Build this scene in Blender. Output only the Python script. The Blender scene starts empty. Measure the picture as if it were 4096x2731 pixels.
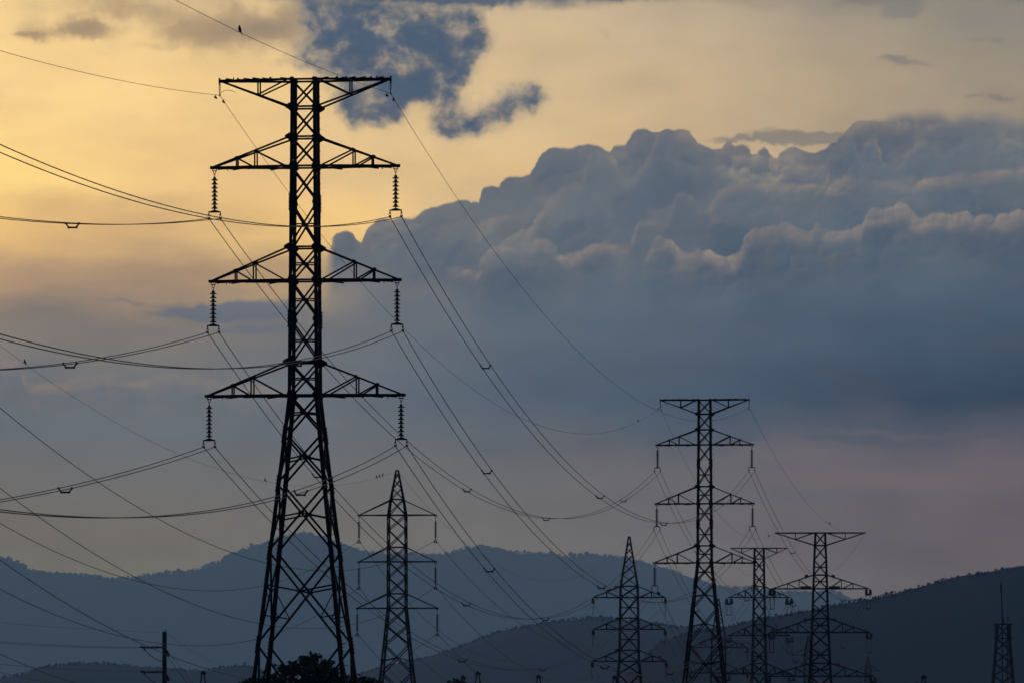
import bpy, math, random
from mathutils import Vector, Matrix, noise as mnoise
random.seed(7)
C = bpy.context.scene.collection
SC = bpy.context.scene
F = 22756.0            # focal length in photo pixels (200 mm lens, 36 mm sensor, 4096 px)
CX, HY, ZC = 2048.0, 2964.0, 1.7   # optical axis, horizon row, eye height

# ------------------------------------------------------------------ camera
cam = bpy.data.cameras.new('camera'); cam_o = bpy.data.objects.new('camera', cam); C.objects.link(cam_o)
cam.lens = 200; cam.sensor_width = 36; cam.sensor_fit = 'HORIZONTAL'
cam_o.location = (0, 0, ZC); cam_o.rotation_euler = (math.radians(90), 0, 0)
cam.shift_y = (HY - 1365.5) / 4096.0
cam.clip_start = 0.5; cam.clip_end = 80000
cam.dof.use_dof = True; cam.dof.focus_distance = 219; cam.dof.aperture_fstop = 7.1
SC.camera = cam_o
SC.view_settings.view_transform = 'Standard'; SC.view_settings.look = 'None'
SC.view_settings.exposure = 0; SC.view_settings.gamma = 1
SC.render.filter_size = 1.3
SC.cycles.use_denoising = True
SC.cycles.use_adaptive_sampling = False
SC.cycles.max_bounces = 4; SC.cycles.volume_bounces = 1; SC.cycles.diffuse_bounces = 2
SC.cycles.transparent_max_bounces = 8

SUN_AZ, SUN_EL = math.radians(-6.2), math.radians(5.4)
HAZE_D = 0.78e-4       # haze density per metre (blue end)
HAZE_C = (0.31, 0.66, 1.0)      # air scatters blue more than red
HAZE_TOP = 850.0
AIR = (0.112, 0.104, 0.120)     # air light of that haze as it renders
def lin(c):
    return tuple((x/255/12.92 if x/255 <= 0.04045 else ((x/255+0.055)/1.055)**2.4) for x in c)

# ------------------------------------------------------------------ sky (world)
W = bpy.data.worlds.new('World'); SC.world = W; W.use_nodes = True
NT = W.node_tree; NT.nodes.clear()
class N:
    """a float socket with arithmetic"""
    def __init__(s, k): s.k = k
    def _m(s, op, o=None, o2=None, clamp=False):
        n = NT.nodes.new('ShaderNodeMath'); n.operation = op; n.use_clamp = clamp
        for i, x in enumerate((s, o, o2)):
            if x is None: continue
            if isinstance(x, N): NT.links.new(x.k, n.inputs[i])
            else: n.inputs[i].default_value = x
        return N(n.outputs[0])
    def __add__(s, o): return s._m('ADD', o)
    def __radd__(s, o): return s._m('ADD', o)
    def __sub__(s, o): return s._m('SUBTRACT', o)
    def __rsub__(s, o): return (s*-1)._m('ADD', o)
    def __mul__(s, o): return s._m('MULTIPLY', o)
    def __rmul__(s, o): return s._m('MULTIPLY', o)
    def __truediv__(s, o): return s._m('DIVIDE', o)
    def exp(s): return s._m('EXPONENT')
    def mx(s, o): return s._m('MAXIMUM', o)
    def mn(s, o): return s._m('MINIMUM', o)
    def ab(s): return s._m('ABSOLUTE')
    def cl(s): return s._m('ADD', 0.0, clamp=True)
def ss(a, b, x, t0=0.0, t1=1.0):
    n = NT.nodes.new('ShaderNodeMapRange'); n.interpolation_type = 'SMOOTHSTEP'
    NT.links.new(x.k, n.inputs['Value'])
    n.inputs['From Min'].default_value = a; n.inputs['From Max'].default_value = b
    n.inputs['To Min'].default_value = t0; n.inputs['To Max'].default_value = t1
    return N(n.outputs[0])
def vec(x, y, z=0.0):
    n = NT.nodes.new('ShaderNodeCombineXYZ')
    for i, q in enumerate((x, y, z)):
        if isinstance(q, N): NT.links.new(q.k, n.inputs[i])
        else: n.inputs[i].default_value = q
    return n.outputs[0]
def fbm(x, y, seed, detail=5, rough=0.55, dist=0.0):
    n = NT.nodes.new('ShaderNodeTexNoise'); n.noise_dimensions = '2D'
    NT.links.new(vec(x+seed*7.31, y+seed*3.17), n.inputs['Vector'])
    n.inputs['Scale'].default_value = 1; n.inputs['Detail'].default_value = detail
    n.inputs['Roughness'].default_value = rough; n.inputs['Distortion'].default_value = dist
    return N(n.outputs['Fac'])
def puff(x, y, seed, detail=2, rough=0.5, smooth=0.25):
    n = NT.nodes.new('ShaderNodeTexVoronoi'); n.voronoi_dimensions = '2D'; n.feature = 'SMOOTH_F1'
    NT.links.new(vec(x+seed*7.31, y+seed*3.17), n.inputs['Vector'])
    n.inputs['Scale'].default_value = 1; n.inputs['Detail'].default_value = detail
    n.inputs['Roughness'].default_value = rough; n.inputs['Smoothness'].default_value = smooth
    n.normalize = True
    return N(n.outputs['Distance'])
def mix(f, a, b):
    n = NT.nodes.new('ShaderNodeMix'); n.data_type = 'RGBA'; n.clamp_factor = True
    if isinstance(f, N): NT.links.new(f.k, n.inputs[0])
    else: n.inputs[0].default_value = f
    for i, c in ((6, a), (7, b)):
        if isinstance(c, tuple): n.inputs[i].default_value = (*lin(c), 1)
        else: NT.links.new(c, n.inputs[i])
    return n.outputs[2]
def ramp(x, stops):      # stops: (position in thousand px, srgb)
    n = NT.nodes.new('ShaderNodeValToRGB'); n.color_ramp.interpolation = 'B_SPLINE'
    e = n.color_ramp.elements
    while len(e) < len(stops): e.new(0.5)
    for el, (p, c) in zip(e, stops): el.position = (p+0.6)/5.4; el.color = (*lin(c), 1)
    NT.links.new(x.k, n.inputs[0]); return n.outputs[0]
def fcurve(x, pts, lo, hi):   # silhouette height over azimuth, both in thousand px
    n = NT.nodes.new('ShaderNodeFloatCurve'); c = n.mapping.curves[0]; n.mapping.extend = 'HORIZONTAL'
    P = [((p[0]/1000+0.1)/4.3, (p[1]/1000-lo)/(hi-lo)) for p in pts]
    c.points[0].location = P[0]; c.points[1].location = P[-1]
    for p in P[1:-1]: c.points.new(*p)
    for p in c.points: p.handle_type = 'AUTO'
    n.mapping.update()
    NT.links.new(x.k, n.inputs['Value'])
    return N(n.outputs[0]) * (hi-lo) + lo
def vmath(op, a, b):
    n = NT.nodes.new('ShaderNodeVectorMath'); n.operation = op
    for i, q in enumerate((a, b)):
        if isinstance(q, tuple): n.inputs[i].default_value = q
        elif isinstance(q, N): NT.links.new(q.k, n.inputs[i])
        else: NT.links.new(q, n.inputs[i])
    return n.outputs[0]
tc = NT.nodes.new('ShaderNodeTexCoord')
sp = NT.nodes.new('ShaderNodeSeparateXYZ'); NT.links.new(tc.outputs['Generated'], sp.inputs[0])
dx, dy, dz = (N(sp.outputs[i]) for i in range(3))
EL = dz.mn(1.0).mx(-1.0)._m('ARCSINE')
AZ = dx._m('ARCTAN2', dy)
k_ = F/1000
U = AZ*k_ + CX/1000        # azimuth, counted in thousandths of the lens scale
V = EL*(-k_) + HY/1000     # elevation, downwards
# gentle turbulence that bends every cloud outline
w1 = fbm(U*2.2, V*3.0, 1.7, 4, 0.5) - 0.5      # (-.5 .. .5)
w2 = fbm(U*2.2, V*3.0, 9.1, 4, 0.5) - 0.5
wf = fbm(U*13, V*13, 4.4, 5, 0.6) - 0.5
wg = fbm(U*13, V*13, 14.4, 5, 0.6) - 0.5
UW = U + w1*0.16 + wf*0.05
VW = V + w2*0.10 + wg*0.05
UX = (U+0.6)/5.4
# broad colour of the sky behind and between the clouds: rows of elevation, stops of azimuth
rows = [
 (0.00, [(-.3,(250,214,150)),(.0,(247,210,146)),(.5,(232,200,145)),(1.0,(225,195,145)),(1.5,(215,188,146)),(2.2,(206,182,147)),(3.0,(178,162,138)),(3.6,(150,141,126)),(4.1,(136,130,120))]),
 (0.38, [(-.3,(252,214,144)),(.0,(249,211,143)),(.5,(246,208,142)),(1.0,(240,203,140)),(1.6,(226,196,146)),(2.2,(213,186,144)),(3.0,(191,168,136)),(3.6,(166,151,128)),(4.1,(149,138,122))]),
 (0.72, [(-.3,(255,216,130)),(.0,(255,217,134)),(.5,(247,206,137)),(1.0,(230,190,133)),(1.6,(224,192,140)),(2.0,(222,188,136)),(2.6,(208,178,136)),(3.3,(184,164,134)),(4.1,(160,146,126))]),
 (0.92, [(-.3,(248,200,122)),(.0,(236,192,122)),(.5,(208,171,122)),(.8,(220,182,124)),(1.2,(238,196,126)),(1.55,(244,203,132)),(1.9,(190,165,135)),(2.4,(110,116,122)),(4.1,(88,100,116))]),
 (1.12, [(-.3,(190,155,118)),(.0,(180,149,116)),(.5,(162,137,114)),(1.0,(176,148,114)),(1.25,(176,149,117)),(1.5,(120,118,118)),(2.0,(100,109,118)),(3.0,(86,101,116)),(4.1,(76,92,111))]),
 (1.32, [(-.3,(135,124,113)),(.0,(130,121,113)),(.5,(124,118,113)),(1.0,(122,118,114)),(1.4,(107,112,118)),(2.0,(93,104,116)),(3.0,(79,94,110)),(4.1,(66,82,100))]),
 (1.58, [(-.3,(107,112,115)),(.0,(106,111,115)),(.5,(110,114,116)),(1.0,(108,113,117)),(1.6,(98,107,117)),(2.2,(81,95,110)),(3.2,(66,82,99)),(4.1,(55,70,87))]),
 (1.72, [(-.3,(101,107,112)),(.0,(101,107,112)),(.6,(104,109,113)),(1.4,(100,107,114)),(2.0,(92,102,112)),(2.8,(80,91,104)),(3.4,(80,88,100)),(4.1,(82,85,96))]),
 (1.86, [(-.3,(109,108,107)),(.0,(109,108,107)),(.6,(108,110,110)),(1.4,(107,108,108)),(2.2,(105,106,108)),(3.0,(102,101,106)),(3.5,(104,98,105)),(4.1,(100,95,102))]),
 (2.10, [(-.3,(111,108,103)),(.0,(111,108,103)),(1.0,(111,109,105)),(1.8,(108,107,105)),(2.6,(106,105,107)),(3.3,(102,99,103)),(4.1,(98,93,98))]),
 (2.40, [(-.3,(109,105,99)),(1.0,(110,107,101)),(2.5,(108,104,103)),(3.4,(100,97,100)),(4.1,(96,92,96))]),
]
streak = fbm(U*1.6, V*7.0, 3.3, 4, 0.5) - 0.5
VB = V + streak*0.16 + w2*0.10
UB = (UX + w1*0.02)
SKY = ramp(UB, rows[0][1])
for (v0, _), (v1, st) in zip(rows, rows[1:]):
    SKY = mix(ss(v0, v1, VB), SKY, ramp(UB, st))
def density(blobs, k=1.0):       # sum of soft ellipses: (u, v, ru, rv, weight)
    P = vec(UW, VW); tot = None
    for (a, b, ra, rb, wt) in blobs:
        m = NT.nodes.new('ShaderNodeVectorMath'); m.operation = 'MULTIPLY_ADD'
        NT.links.new(P, m.inputs[0]); m.inputs[1].default_value = (1000/ra/k, 1000/rb/k, 0); m.inputs[2].default_value = (-a/ra/k, -b/rb/k, 0)
        d = NT.nodes.new('ShaderNodeVectorMath'); d.operation = 'DOT_PRODUCT'
        NT.links.new(m.outputs[0], d.inputs[0]); NT.links.new(m.outputs[0], d.inputs[1])
        g = (N(d.outputs['Value'])*-1.0).exp()*wt
        tot = g if tot is None else tot + g
    return tot
rag = fbm(U*3.6+wf*0.3, V*4.6+wg*0.3, 6.2, 6, 0.55, 0.1)
ragf = fbm(U*5.6+w1*0.7, V*6.6+w2*0.7, 16.2, 8, 0.62, 0.08)
def coverthr(d): return ss(0.0, 1.0, d, .80, .12)
def cover(n, d, soft): return ss(-soft, soft, n - coverthr(d))
# thin brown veils, upper left
d = density([(300,150,190,55,.75),(110,165,60,16,.35),(520,60,330,50,.45),(860,150,330,60,.6),(1120,120,260,80,.55),(640,215,300,28,.25),(1250,40,200,60,.5)])
m = cover(rag, d*1.0, .26) * ss(.03, .14, d)
SKY = mix(m*0.95, SKY, mix(ss(.5, 1.2, d), (176,150,116), (132,121,112)))
# upper right wisps
d = density([(3480,30,130,50,.45),(3620,70,70,45,.55),(3580,100,90,25,.4),(3650,285,140,22,.6),(3540,268,120,12,.35),(3860,175,170,14,.4),(3870,395,70,16,.5),(4020,408,90,15,.55),(4010,365,110,14,.4),(4060,20,110,70,.45),(3330,20,220,30,.3),(2400,150,45,45,.3),(2480,85,40,30,.25),(3300,240,50,20,.3),(3700,30,300,30,.25)])
m = cover(ragf, d*1.0, .22) * ss(.03, .14, d)
SKY = mix(m*0.62, SKY, (118,119,120))
d = density([(3500,50,420,60,.55),(3900,120,260,50,.45),(3950,300,300,60,.25),(2900,10,400,40,.4),(3100,330,260,30,.2)])
SKY = mix(ss(.05, .9, d + (rag-.5)*0.9*ss(0,.4,d))*0.5, SKY, (134,129,121))
d = density([(760,60,420,70,.6),(250,30,240,40,.45),(1050,200,260,50,.4),(420,230,200,24,.25)])
SKY = mix(ss(.05, .9, d + (rag-.5)*0.9*ss(0,.4,d))*0.5, SKY, (168,148,120))
# dark ragged cloud, upper middle: torn edges, the warm sky showing through
d = density([(1480,120,180,190,1.15),(1520,340,90,120,.85),(1300,215,110,80,.85),(1250,60,90,60,.35),(1640,60,170,80,.7),(1770,190,120,80,.60),(1680,270,80,70,.5),(1480,430,80,45,.5),(1545,480,40,26,.4),(1750,390,55,100,.6),(1800,500,60,55,.75),(1880,470,60,60,.45),(2020,420,66,62,.72),(2130,410,42,55,.62),(1960,490,60,40,.4),(1860,290,70,80,.45),(1830,120,110,90,.5),(1930,200,60,60,.35),(1700,330,70,60,.4),
             ], 1.32)
thr = ss(0.0, 1.0, d, .74, .33)
SKY = mix(ss(.1, 1.0, d + (rag-.5)*0.8)*0.5, SKY, (166,153,134))
m = ss(-.14, .19, ragf*0.7 + rag*0.3 - thr) * ss(.03, .16, d)
body = mix(ss(-.05, .27, ragf*0.75 + rag*0.25 - thr), (146,138,126), (76,92,111))
SKY = mix(m, SKY, body)
d = density([(1500,-30,420,60,.9),(1950,-10,420,52,1.0),(2350,-25,380,52,.9),(2750,-45,420,50,.8),(2200,55,200,30,.3),(1150,-20,160,60,.5)])
SKY = mix(ss(.22, .95, d + (rag-.5)*0.8*ss(.05,.4,d))*0.95, SKY, mix(ss(.4, 1.0, d), (140,134,124), (80,95,113)))
# cumulus bank: overlapping towers of cloud, each with an outline over azimuth
def dome(x, y, seed, k):      # a field of round billows, creased where they meet
    n = NT.nodes.new('ShaderNodeTexVoronoi'); n.voronoi_dimensions = '2D'; n.feature = 'F1'
    NT.links.new(vec(x+seed*7.31, y+seed*3.17), n.inputs['Vector'])
    n.inputs['Scale'].default_value = 1; n.inputs['Detail'].default_value = 0
    d = N(n.outputs['Distance']); return (d*d*(-k) + 1.0).mx(0.0)._m('SQRT')
PU, PV = U + w1*0.10 + wf*0.022, V*1.15 + w2*0.10 + wg*0.022
def billow(x, y): return dome(x*8.5, y*8.5, 2.2, .95)*0.050 + dome(x*19, y*19, 5.2, .95)*0.021 + dome(x*43, y*43, 8.2, .95)*0.008
HB = billow(PU, PV); HL = billow(PU - 0.011, PV - 0.013)      # the same billows, a step towards the sun
facing = ss(-.009, .013, HB - HL)
pf = HB*-9.0 + 0.90
BUMP = HB*-1.0 + 0.052
UF = (U + wf*0.02 + 0.1)/4.3
shade_n = fbm(U*3.0, V*4.5, 21.0, 5, 0.5)
rimv = fbm(U*2.6, V*3.4, 41.0, 3, 0.5)
def bank(pts, lo, hi, edge, rim, core, depth, fade=None, strength=1.0, bump=1.0, win=None, rimk=(.30,.62), dark=None, inner=.4, rn=.07, und=None, soft=None, vmin=.3):
    """one tower of cloud: lit along its outline, where the outline faces the light, dark in its body"""
    global SKY
    H = fcurve(UF, pts, lo, hi)
    t = V - H - BUMP*bump
    if und: t = t - und
    te = t*soft if soft else t
    m = ss(-edge, edge*1.6, te)
    r = t + (shade_n-.5)*rn + (pf-.42)*rn*0.8
    var = ss(rimk[0], rimk[1], rimv, vmin, 1.0)
    lit = (ss(depth, 0.0, r) * (facing*0.65 + 0.35) * var).mx(ss(depth*3.2, depth*0.4, r)*facing*var*inner)
    col = mix(lit, mix(ss(.35,.65,shade_n), dark or core, core), rim)
    if fade: m = m * ss(fade[1], fade[0], t)
    if win: m = m * ss(win[0], win[1], U) * (ss(win[3], win[2], U) if len(win) > 2 else 1.0)
    SKY = mix(m*strength, SKY, col)
A_top = [(-100,1300),(1000,1250),(1200,1150),(1296,1080),(1318,1010),(1332,972),(1360,958),(1400,955),(1425,968),(1441,995),(1455,955),(1479,934),(1526,905),(1586,898),(1651,899),(1687,875),(1729,857),(1794,839),(1865,824),(1915,821),(1925,786),(1955,775),(2002,759),(2044,738),(2110,732),(2133,702),(2157,655),(2181,634),(2223,619),(2276,628),(2324,607),(2401,619),(2431,631),(2455,607),(2510,601),(2522,565),(2568,548),(2633,560),(2663,539),(2720,536),(2750,546),(2773,585),(2815,611),(2875,608),(2916,587),(2934,608),(2982,608),(3017,626),(3065,608),(3107,656),(3125,629),(3172,619),(3214,638),(3261,641),(3303,632),(3321,608),(3369,575),(3398,540),(3430,515),(3470,515),(3553,500),(3613,487),(3678,489),(3779,494),(3827,497),(3916,492),(4005,498),(4065,512),(4200,545)]
GRID_CORE = SKY
# flat grey shelf left of the right-hand anvil
d = density([(2960,580,170,14,.6),(3150,562,170,30,.95),(3300,545,130,26,.8),(2900,548,50,8,.3)])
SKY = mix(ss(.30, .85, d + rag*0.5 - .25)*0.9, SKY, (138,131,122))
bank(A_top, 0.3, 1.4, 0.005, (140,131,122), (100,108,116), 0.12, dark=(88,100,113), rimk=(.36,.66), inner=.5, win=(1.295,1.345), soft=ss(3.3, 3.6, U, 1.0, .22))
un1 = fbm(U*1.9, U*0.0+3.0, 61.0, 3, 0.5); un2 = fbm(U*2.3, U*0.0+9.0, 67.0, 3, 0.5); un3 = fbm(U*2.0, U*0.0+5.0, 71.0, 3, 0.5)
for un, off, amp, w0 in ((un1, .085, .26, 1.46), (un2, .165, .30, 1.62), (un3, .25, .30, 1.75)):
    bank(A_top, 0.3, 1.4, 0.006, (145,136,125), (98,107,116), 0.085, fade=(0.10, 0.26), strength=.88, bump=1.35, win=(w0, w0+.12, 3.3, 3.9), rimk=(.40,.62), dark=(87,99,113), inner=.3, rn=.05, und=(un-.5)*amp + off)
C_top = [(-100,1300),(2100,1000),(2180,860),(2229,790),(2264,762),(2330,750),(2339,702),(2354,655),(2389,631),(2431,632),(2470,690),(2500,735),(2520,735),(2550,702),(2580,655),(2612,619),(2620,577),(2645,557),(2669,548),(2710,552),(2740,600),(2800,690),(2900,760),(3000,820),(3200,900),(4200,1300)]
bank(C_top, 0.3, 1.4, 0.006, (148,138,127), (99,108,117), 0.085, fade=(0.14, 0.30), win=(2.18,2.26,2.66,2.72), dark=(88,100,113))
An_top = [(-100,1000),(3250,900),(3330,700),(3370,600),(3400,560),(3420,600),(3440,640),(3460,600),(3490,572),(3520,640),(3560,690),(3640,620),(3700,596),(3780,640),(3850,590),(3900,600),(3990,570),(4050,600),(4200,600)]
bank(An_top, 0.3, 1.1, 0.014, (150,138,124), (96,107,118), 0.05, fade=(0.06, 0.16), strength=0.7, win=(3.36,3.40), rimk=(.42,.6))
d = density([(3180,905,420,110,.5),(3700,690,420,40,.55),(2450,930,200,60,.5)])
SKY = mix(ss(.2, .9, d)*0.45, SKY, (84,99,115))
D_top = [(-100,1300),(1700,1200),(1850,1110),(1913,1071),(1955,1042),(2026,1012),(2121,1000),(2157,985),(2211,994),(2240,1025),(2270,1040),(2312,1030),(2365,1000),(2431,989),(2461,1012),(2500,1010),(2538,952),(2546,911),(2580,898),(2651,905),(2690,850),(2714,796),(2755,799),(2785,823),(2815,835),(2857,811),(2898,775),(2946,757),(3041,751),(3101,766),(3232,757),(3386,742),(3458,745),(3529,754),(3708,739),(3815,730),(4053,712),(4200,712)]
bank(D_top, 0.5, 1.4, 0.009, (141,131,123), (91,103,114), 0.085, strength=0.92, bump=1.1, win=(1.86,2.0), dark=(81,96,111), inner=.25, rn=.06, vmin=.45)
E_top = [(-100,1300),(2450,1180),(2560,1100),(2600,1015),(2645,968),(2690,985),(2725,1035),(2755,1040),(2785,1025),(2809,1013),(2839,1013),(2869,1043),(2934,1045),(2972,1000),(2998,955),(3029,945),(3077,942),(3113,936),(3142,924),(3184,945),(3238,957),(3267,927),(3297,945),(3369,945),(3398,933),(3443,933),(3455,900),(3500,867),(3553,864),(3598,849),(3636,867),(3684,897),(3720,891),(3767,885),(3803,894),(3857,882),(3892,900),(3958,885),(4035,891),(4065,876),(4200,873)]
bank(E_top, 0.6, 1.4, 0.007, (147,135,125), (83,97,110), 0.10, bump=1.15, win=(2.56,2.62), rimk=(.2,.6), dark=(75,91,107), inner=.25, rn=.06, vmin=.5)
# lower body of the bank sinks into the broad colours
SKY = mix(ss(1.06, 1.34, VB + (shade_n-.5)*0.2), SKY, GRID_CORE)
# cloud shelves on the left
d = density([(480,1205,190,14,.5),(760,1245,260,38,.9),(1080,1240,240,55,.9),(1000,1330,260,32,.6),(640,1330,150,14,.25)])
SKY = mix(ss(.32, .85, d + rag*0.45 - .22)*0.85, SKY, (98,108,120))
G_top = [(-100,1470),(0,1461),(64,1458),(96,1487),(112,1538),(223,1544),(357,1515),(478,1509),(574,1531),(670,1506),(765,1512),(829,1525),(1000,1540),(1150,1580),(1400,1700),(4200,1800)]
bank(G_top, 1.3, 2.0, 0.010, (138,125,115), (100,108,116), 0.075, fade=(0.12, 0.34), strength=0.9, bump=0.6, win=(-.5,-.3,1.0,1.5), rimk=(.05,.35))
# base of the bank, lower right: pale pink rim lines
d = density([(3000,1790,700,25,.35),(3500,1730,420,16,.4),(3500,1900,500,60,.35),(3900,1980,200,70,.3),(3300,2040,300,10,.3)])
SKY = mix((d*1.0 + streak*0.5).cl()*0.55, SKY, (126,110,108))
d = density([(3300,1970,500,26,.4),(3000,1870,300,18,.3),(2700,1480,700,60,.3)])
SKY = mix((d*1.0 + streak*0.3).cl()*0.35, SKY, (80,90,102))
soft1 = fbm(U*1.3, V*5.5, 51.0, 5, 0.55); soft2 = fbm(U*3.2, V*5.0, 57.0, 5, 0.55)
MOD = (soft1-.5)*0.22 + (soft2-.5)*0.16 + 1.0
SKY = vmath('MULTIPLY', SKY, vec(MOD, MOD, (MOD-1.0)*0.8+1.0))
# what the haze in front will veil has to be that much brighter behind it
PATH = (EL.mx(0.02)._m('TANGENT')._m('POWER', -1.0))*(-HAZE_D*HAZE_TOP)
TRV = vec(*((PATH*q).exp() for q in HAZE_C))
veil = vmath('MULTIPLY', vmath('SUBTRACT', (1.0,1.0,1.0), TRV), AIR)
SKY = vmath('DIVIDE', vmath('SUBTRACT', SKY, veil), TRV)
SKY = vmath('MAXIMUM', SKY, (0.001, 0.001, 0.001))
# the rest of the dome: clear dusk sky under broken overcast
nish = NT.nodes.new('ShaderNodeTexSky'); nish.sky_type = 'NISHITA'; nish.sun_disc = False
nish.sun_elevation = SUN_EL; nish.sun_rotation = SUN_AZ; nish.air_density = 1.5; nish.dust_density = 2
DOME = vmath('MULTIPLY', nish.outputs[0], (0.05, 0.05, 0.05))
ov = fbm(dx*3, dy*3, 0.0, 5, 0.55)
DOME = mix(ss(.35, .6, ov)*0.55 + 0.35, DOME, (132,146,168))
DOME = vmath('MULTIPLY', DOME, vec(*(ss(-.35, .75, dy, a, b) for a, b in ((.09,.96), (.14,.95), (.25,1.10)))))
inside = (ss(-1.4, -0.15, U) * ss(5.5, 4.25, U)) * (ss(-2.2, -0.15, V) * ss(4.5, 3.2, V))
SKY = mix(inside, DOME, SKY)
bg = NT.nodes.new('ShaderNodeBackground'); bg.inputs[1].default_value = 1.0
NT.links.new(SKY, bg.inputs[0])
wo = NT.nodes.new('ShaderNodeOutputWorld'); NT.links.new(bg.outputs[0], wo.inputs[0])
W.cycles.sampling_method = 'MANUAL'; W.cycles.sample_map_resolution = 1024

# ------------------------------------------------------------------ sun, low behind the clouds on the left
sun = bpy.data.lights.new('sun', 'SUN'); sun.energy = 0.03; sun.angle = math.radians(10); sun.color = (1, .78, .52)
sun_o = bpy.data.objects.new('sun', sun); C.objects.link(sun_o)
sd = Vector((math.sin(SUN_AZ)*math.cos(SUN_EL), math.cos(SUN_AZ)*math.cos(SUN_EL), math.sin(SUN_EL)))
sun_o.rotation_euler = sd.to_track_quat('Z', 'Y').to_euler()
sun_o.location = sd*200

# ------------------------------------------------------------------ helpers
def px(x, y, D):      # a point at distance D seen at photo pixel x, y
    return Vector(((x-CX)*D/F, D, ZC + (HY-y)*D/F))
def pz(y, D): return ZC + (HY-y)*D/F
def mat(name, base, rough=.6, metal=0.0, spec=.5, var=0.0, scale=3.0, col2=None):
    m = bpy.data.materials.new(name); m.use_nodes = True
    nt = m.node_tree; b = nt.nodes['Principled BSDF']
    b.inputs['Base Color'].default_value = (*base, 1); b.inputs['Roughness'].default_value = rough
    b.inputs['Metallic'].default_value = metal; b.inputs['Specular IOR Level'].default_value = spec
    if var or col2:
        t = nt.nodes.new('ShaderNodeTexCoord'); n = nt.nodes.new('ShaderNodeTexNoise')
        n.inputs['Scale'].default_value = scale; n.inputs['Detail'].default_value = 5
        nt.links.new(t.outputs['Object'], n.inputs['Vector'])
        r = nt.nodes.new('ShaderNodeValToRGB')
        c2 = col2 or tuple(min(1, q*(1+var)) for q in base); c1 = base if col2 else tuple(q*(1-var) for q in base)
        r.color_ramp.elements[0].position = .35; r.color_ramp.elements[1].position = .68
        r.color_ramp.elements[0].color = (*c1, 1); r.color_ramp.elements[1].color = (*c2, 1)
        nt.links.new(n.outputs['Fac'], r.inputs[0]); nt.links.new(r.outputs[0], b.inputs['Base Color'])
    return m
M_STEEL = mat('weathered_steel', (.022,.026,.028), .7, .1, .15, .35, 2.0)
M_STEEL2 = mat('galvanised_steel', (.024,.030,.033), .7, .1, .15, .3, 2.0)
M_IRON = mat('dark_fittings', (.022,.024,.026), .55, .3, .4, .2, 20)
M_PORC = mat('glazed_porcelain', (.085,.10,.115), .16, 0, .6, .15, 9)
M_GLASS = mat('grey_glass_discs', (.22,.27,.30), .2, 0, .6, .15, 9)
M_WIRE = mat('weathered_aluminium', (.035,.040,.040), .55, .5, .4, .2, 3)
M_CONC = mat('dark_concrete', (.06,.06,.06), .85, 0, .3, .3, 4)
M_YEL = mat('yellow_paint', (.42,.30,.02), .6, 0, .3, .15, 6)
M_RED = mat('red_paint', (.36,.05,.05), .6, 0, .3, .15, 6)
M_BLUE = mat('blue_paint', (.03,.07,.20), .6, 0, .3, .15, 6)
M_ORG = mat('orange_paint', (.45,.20,.03), .6, 0, .3, .15, 6)
M_LEAF = mat('dark_leaves', (.020,.036,.012), .7, 0, .25, 0, .7, (.045,.06,.018))
M_BARK = mat('bark', (.05,.042,.035), .9, 0, .2, .3, 6)
M_FEATHER = mat('dark_feathers', (.03,.028,.03), .75, 0, .3, .3, 30)
M_BREAST = mat('pale_breast_feathers', (.40,.36,.33), .8, 0, .3, .1, 30)

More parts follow.
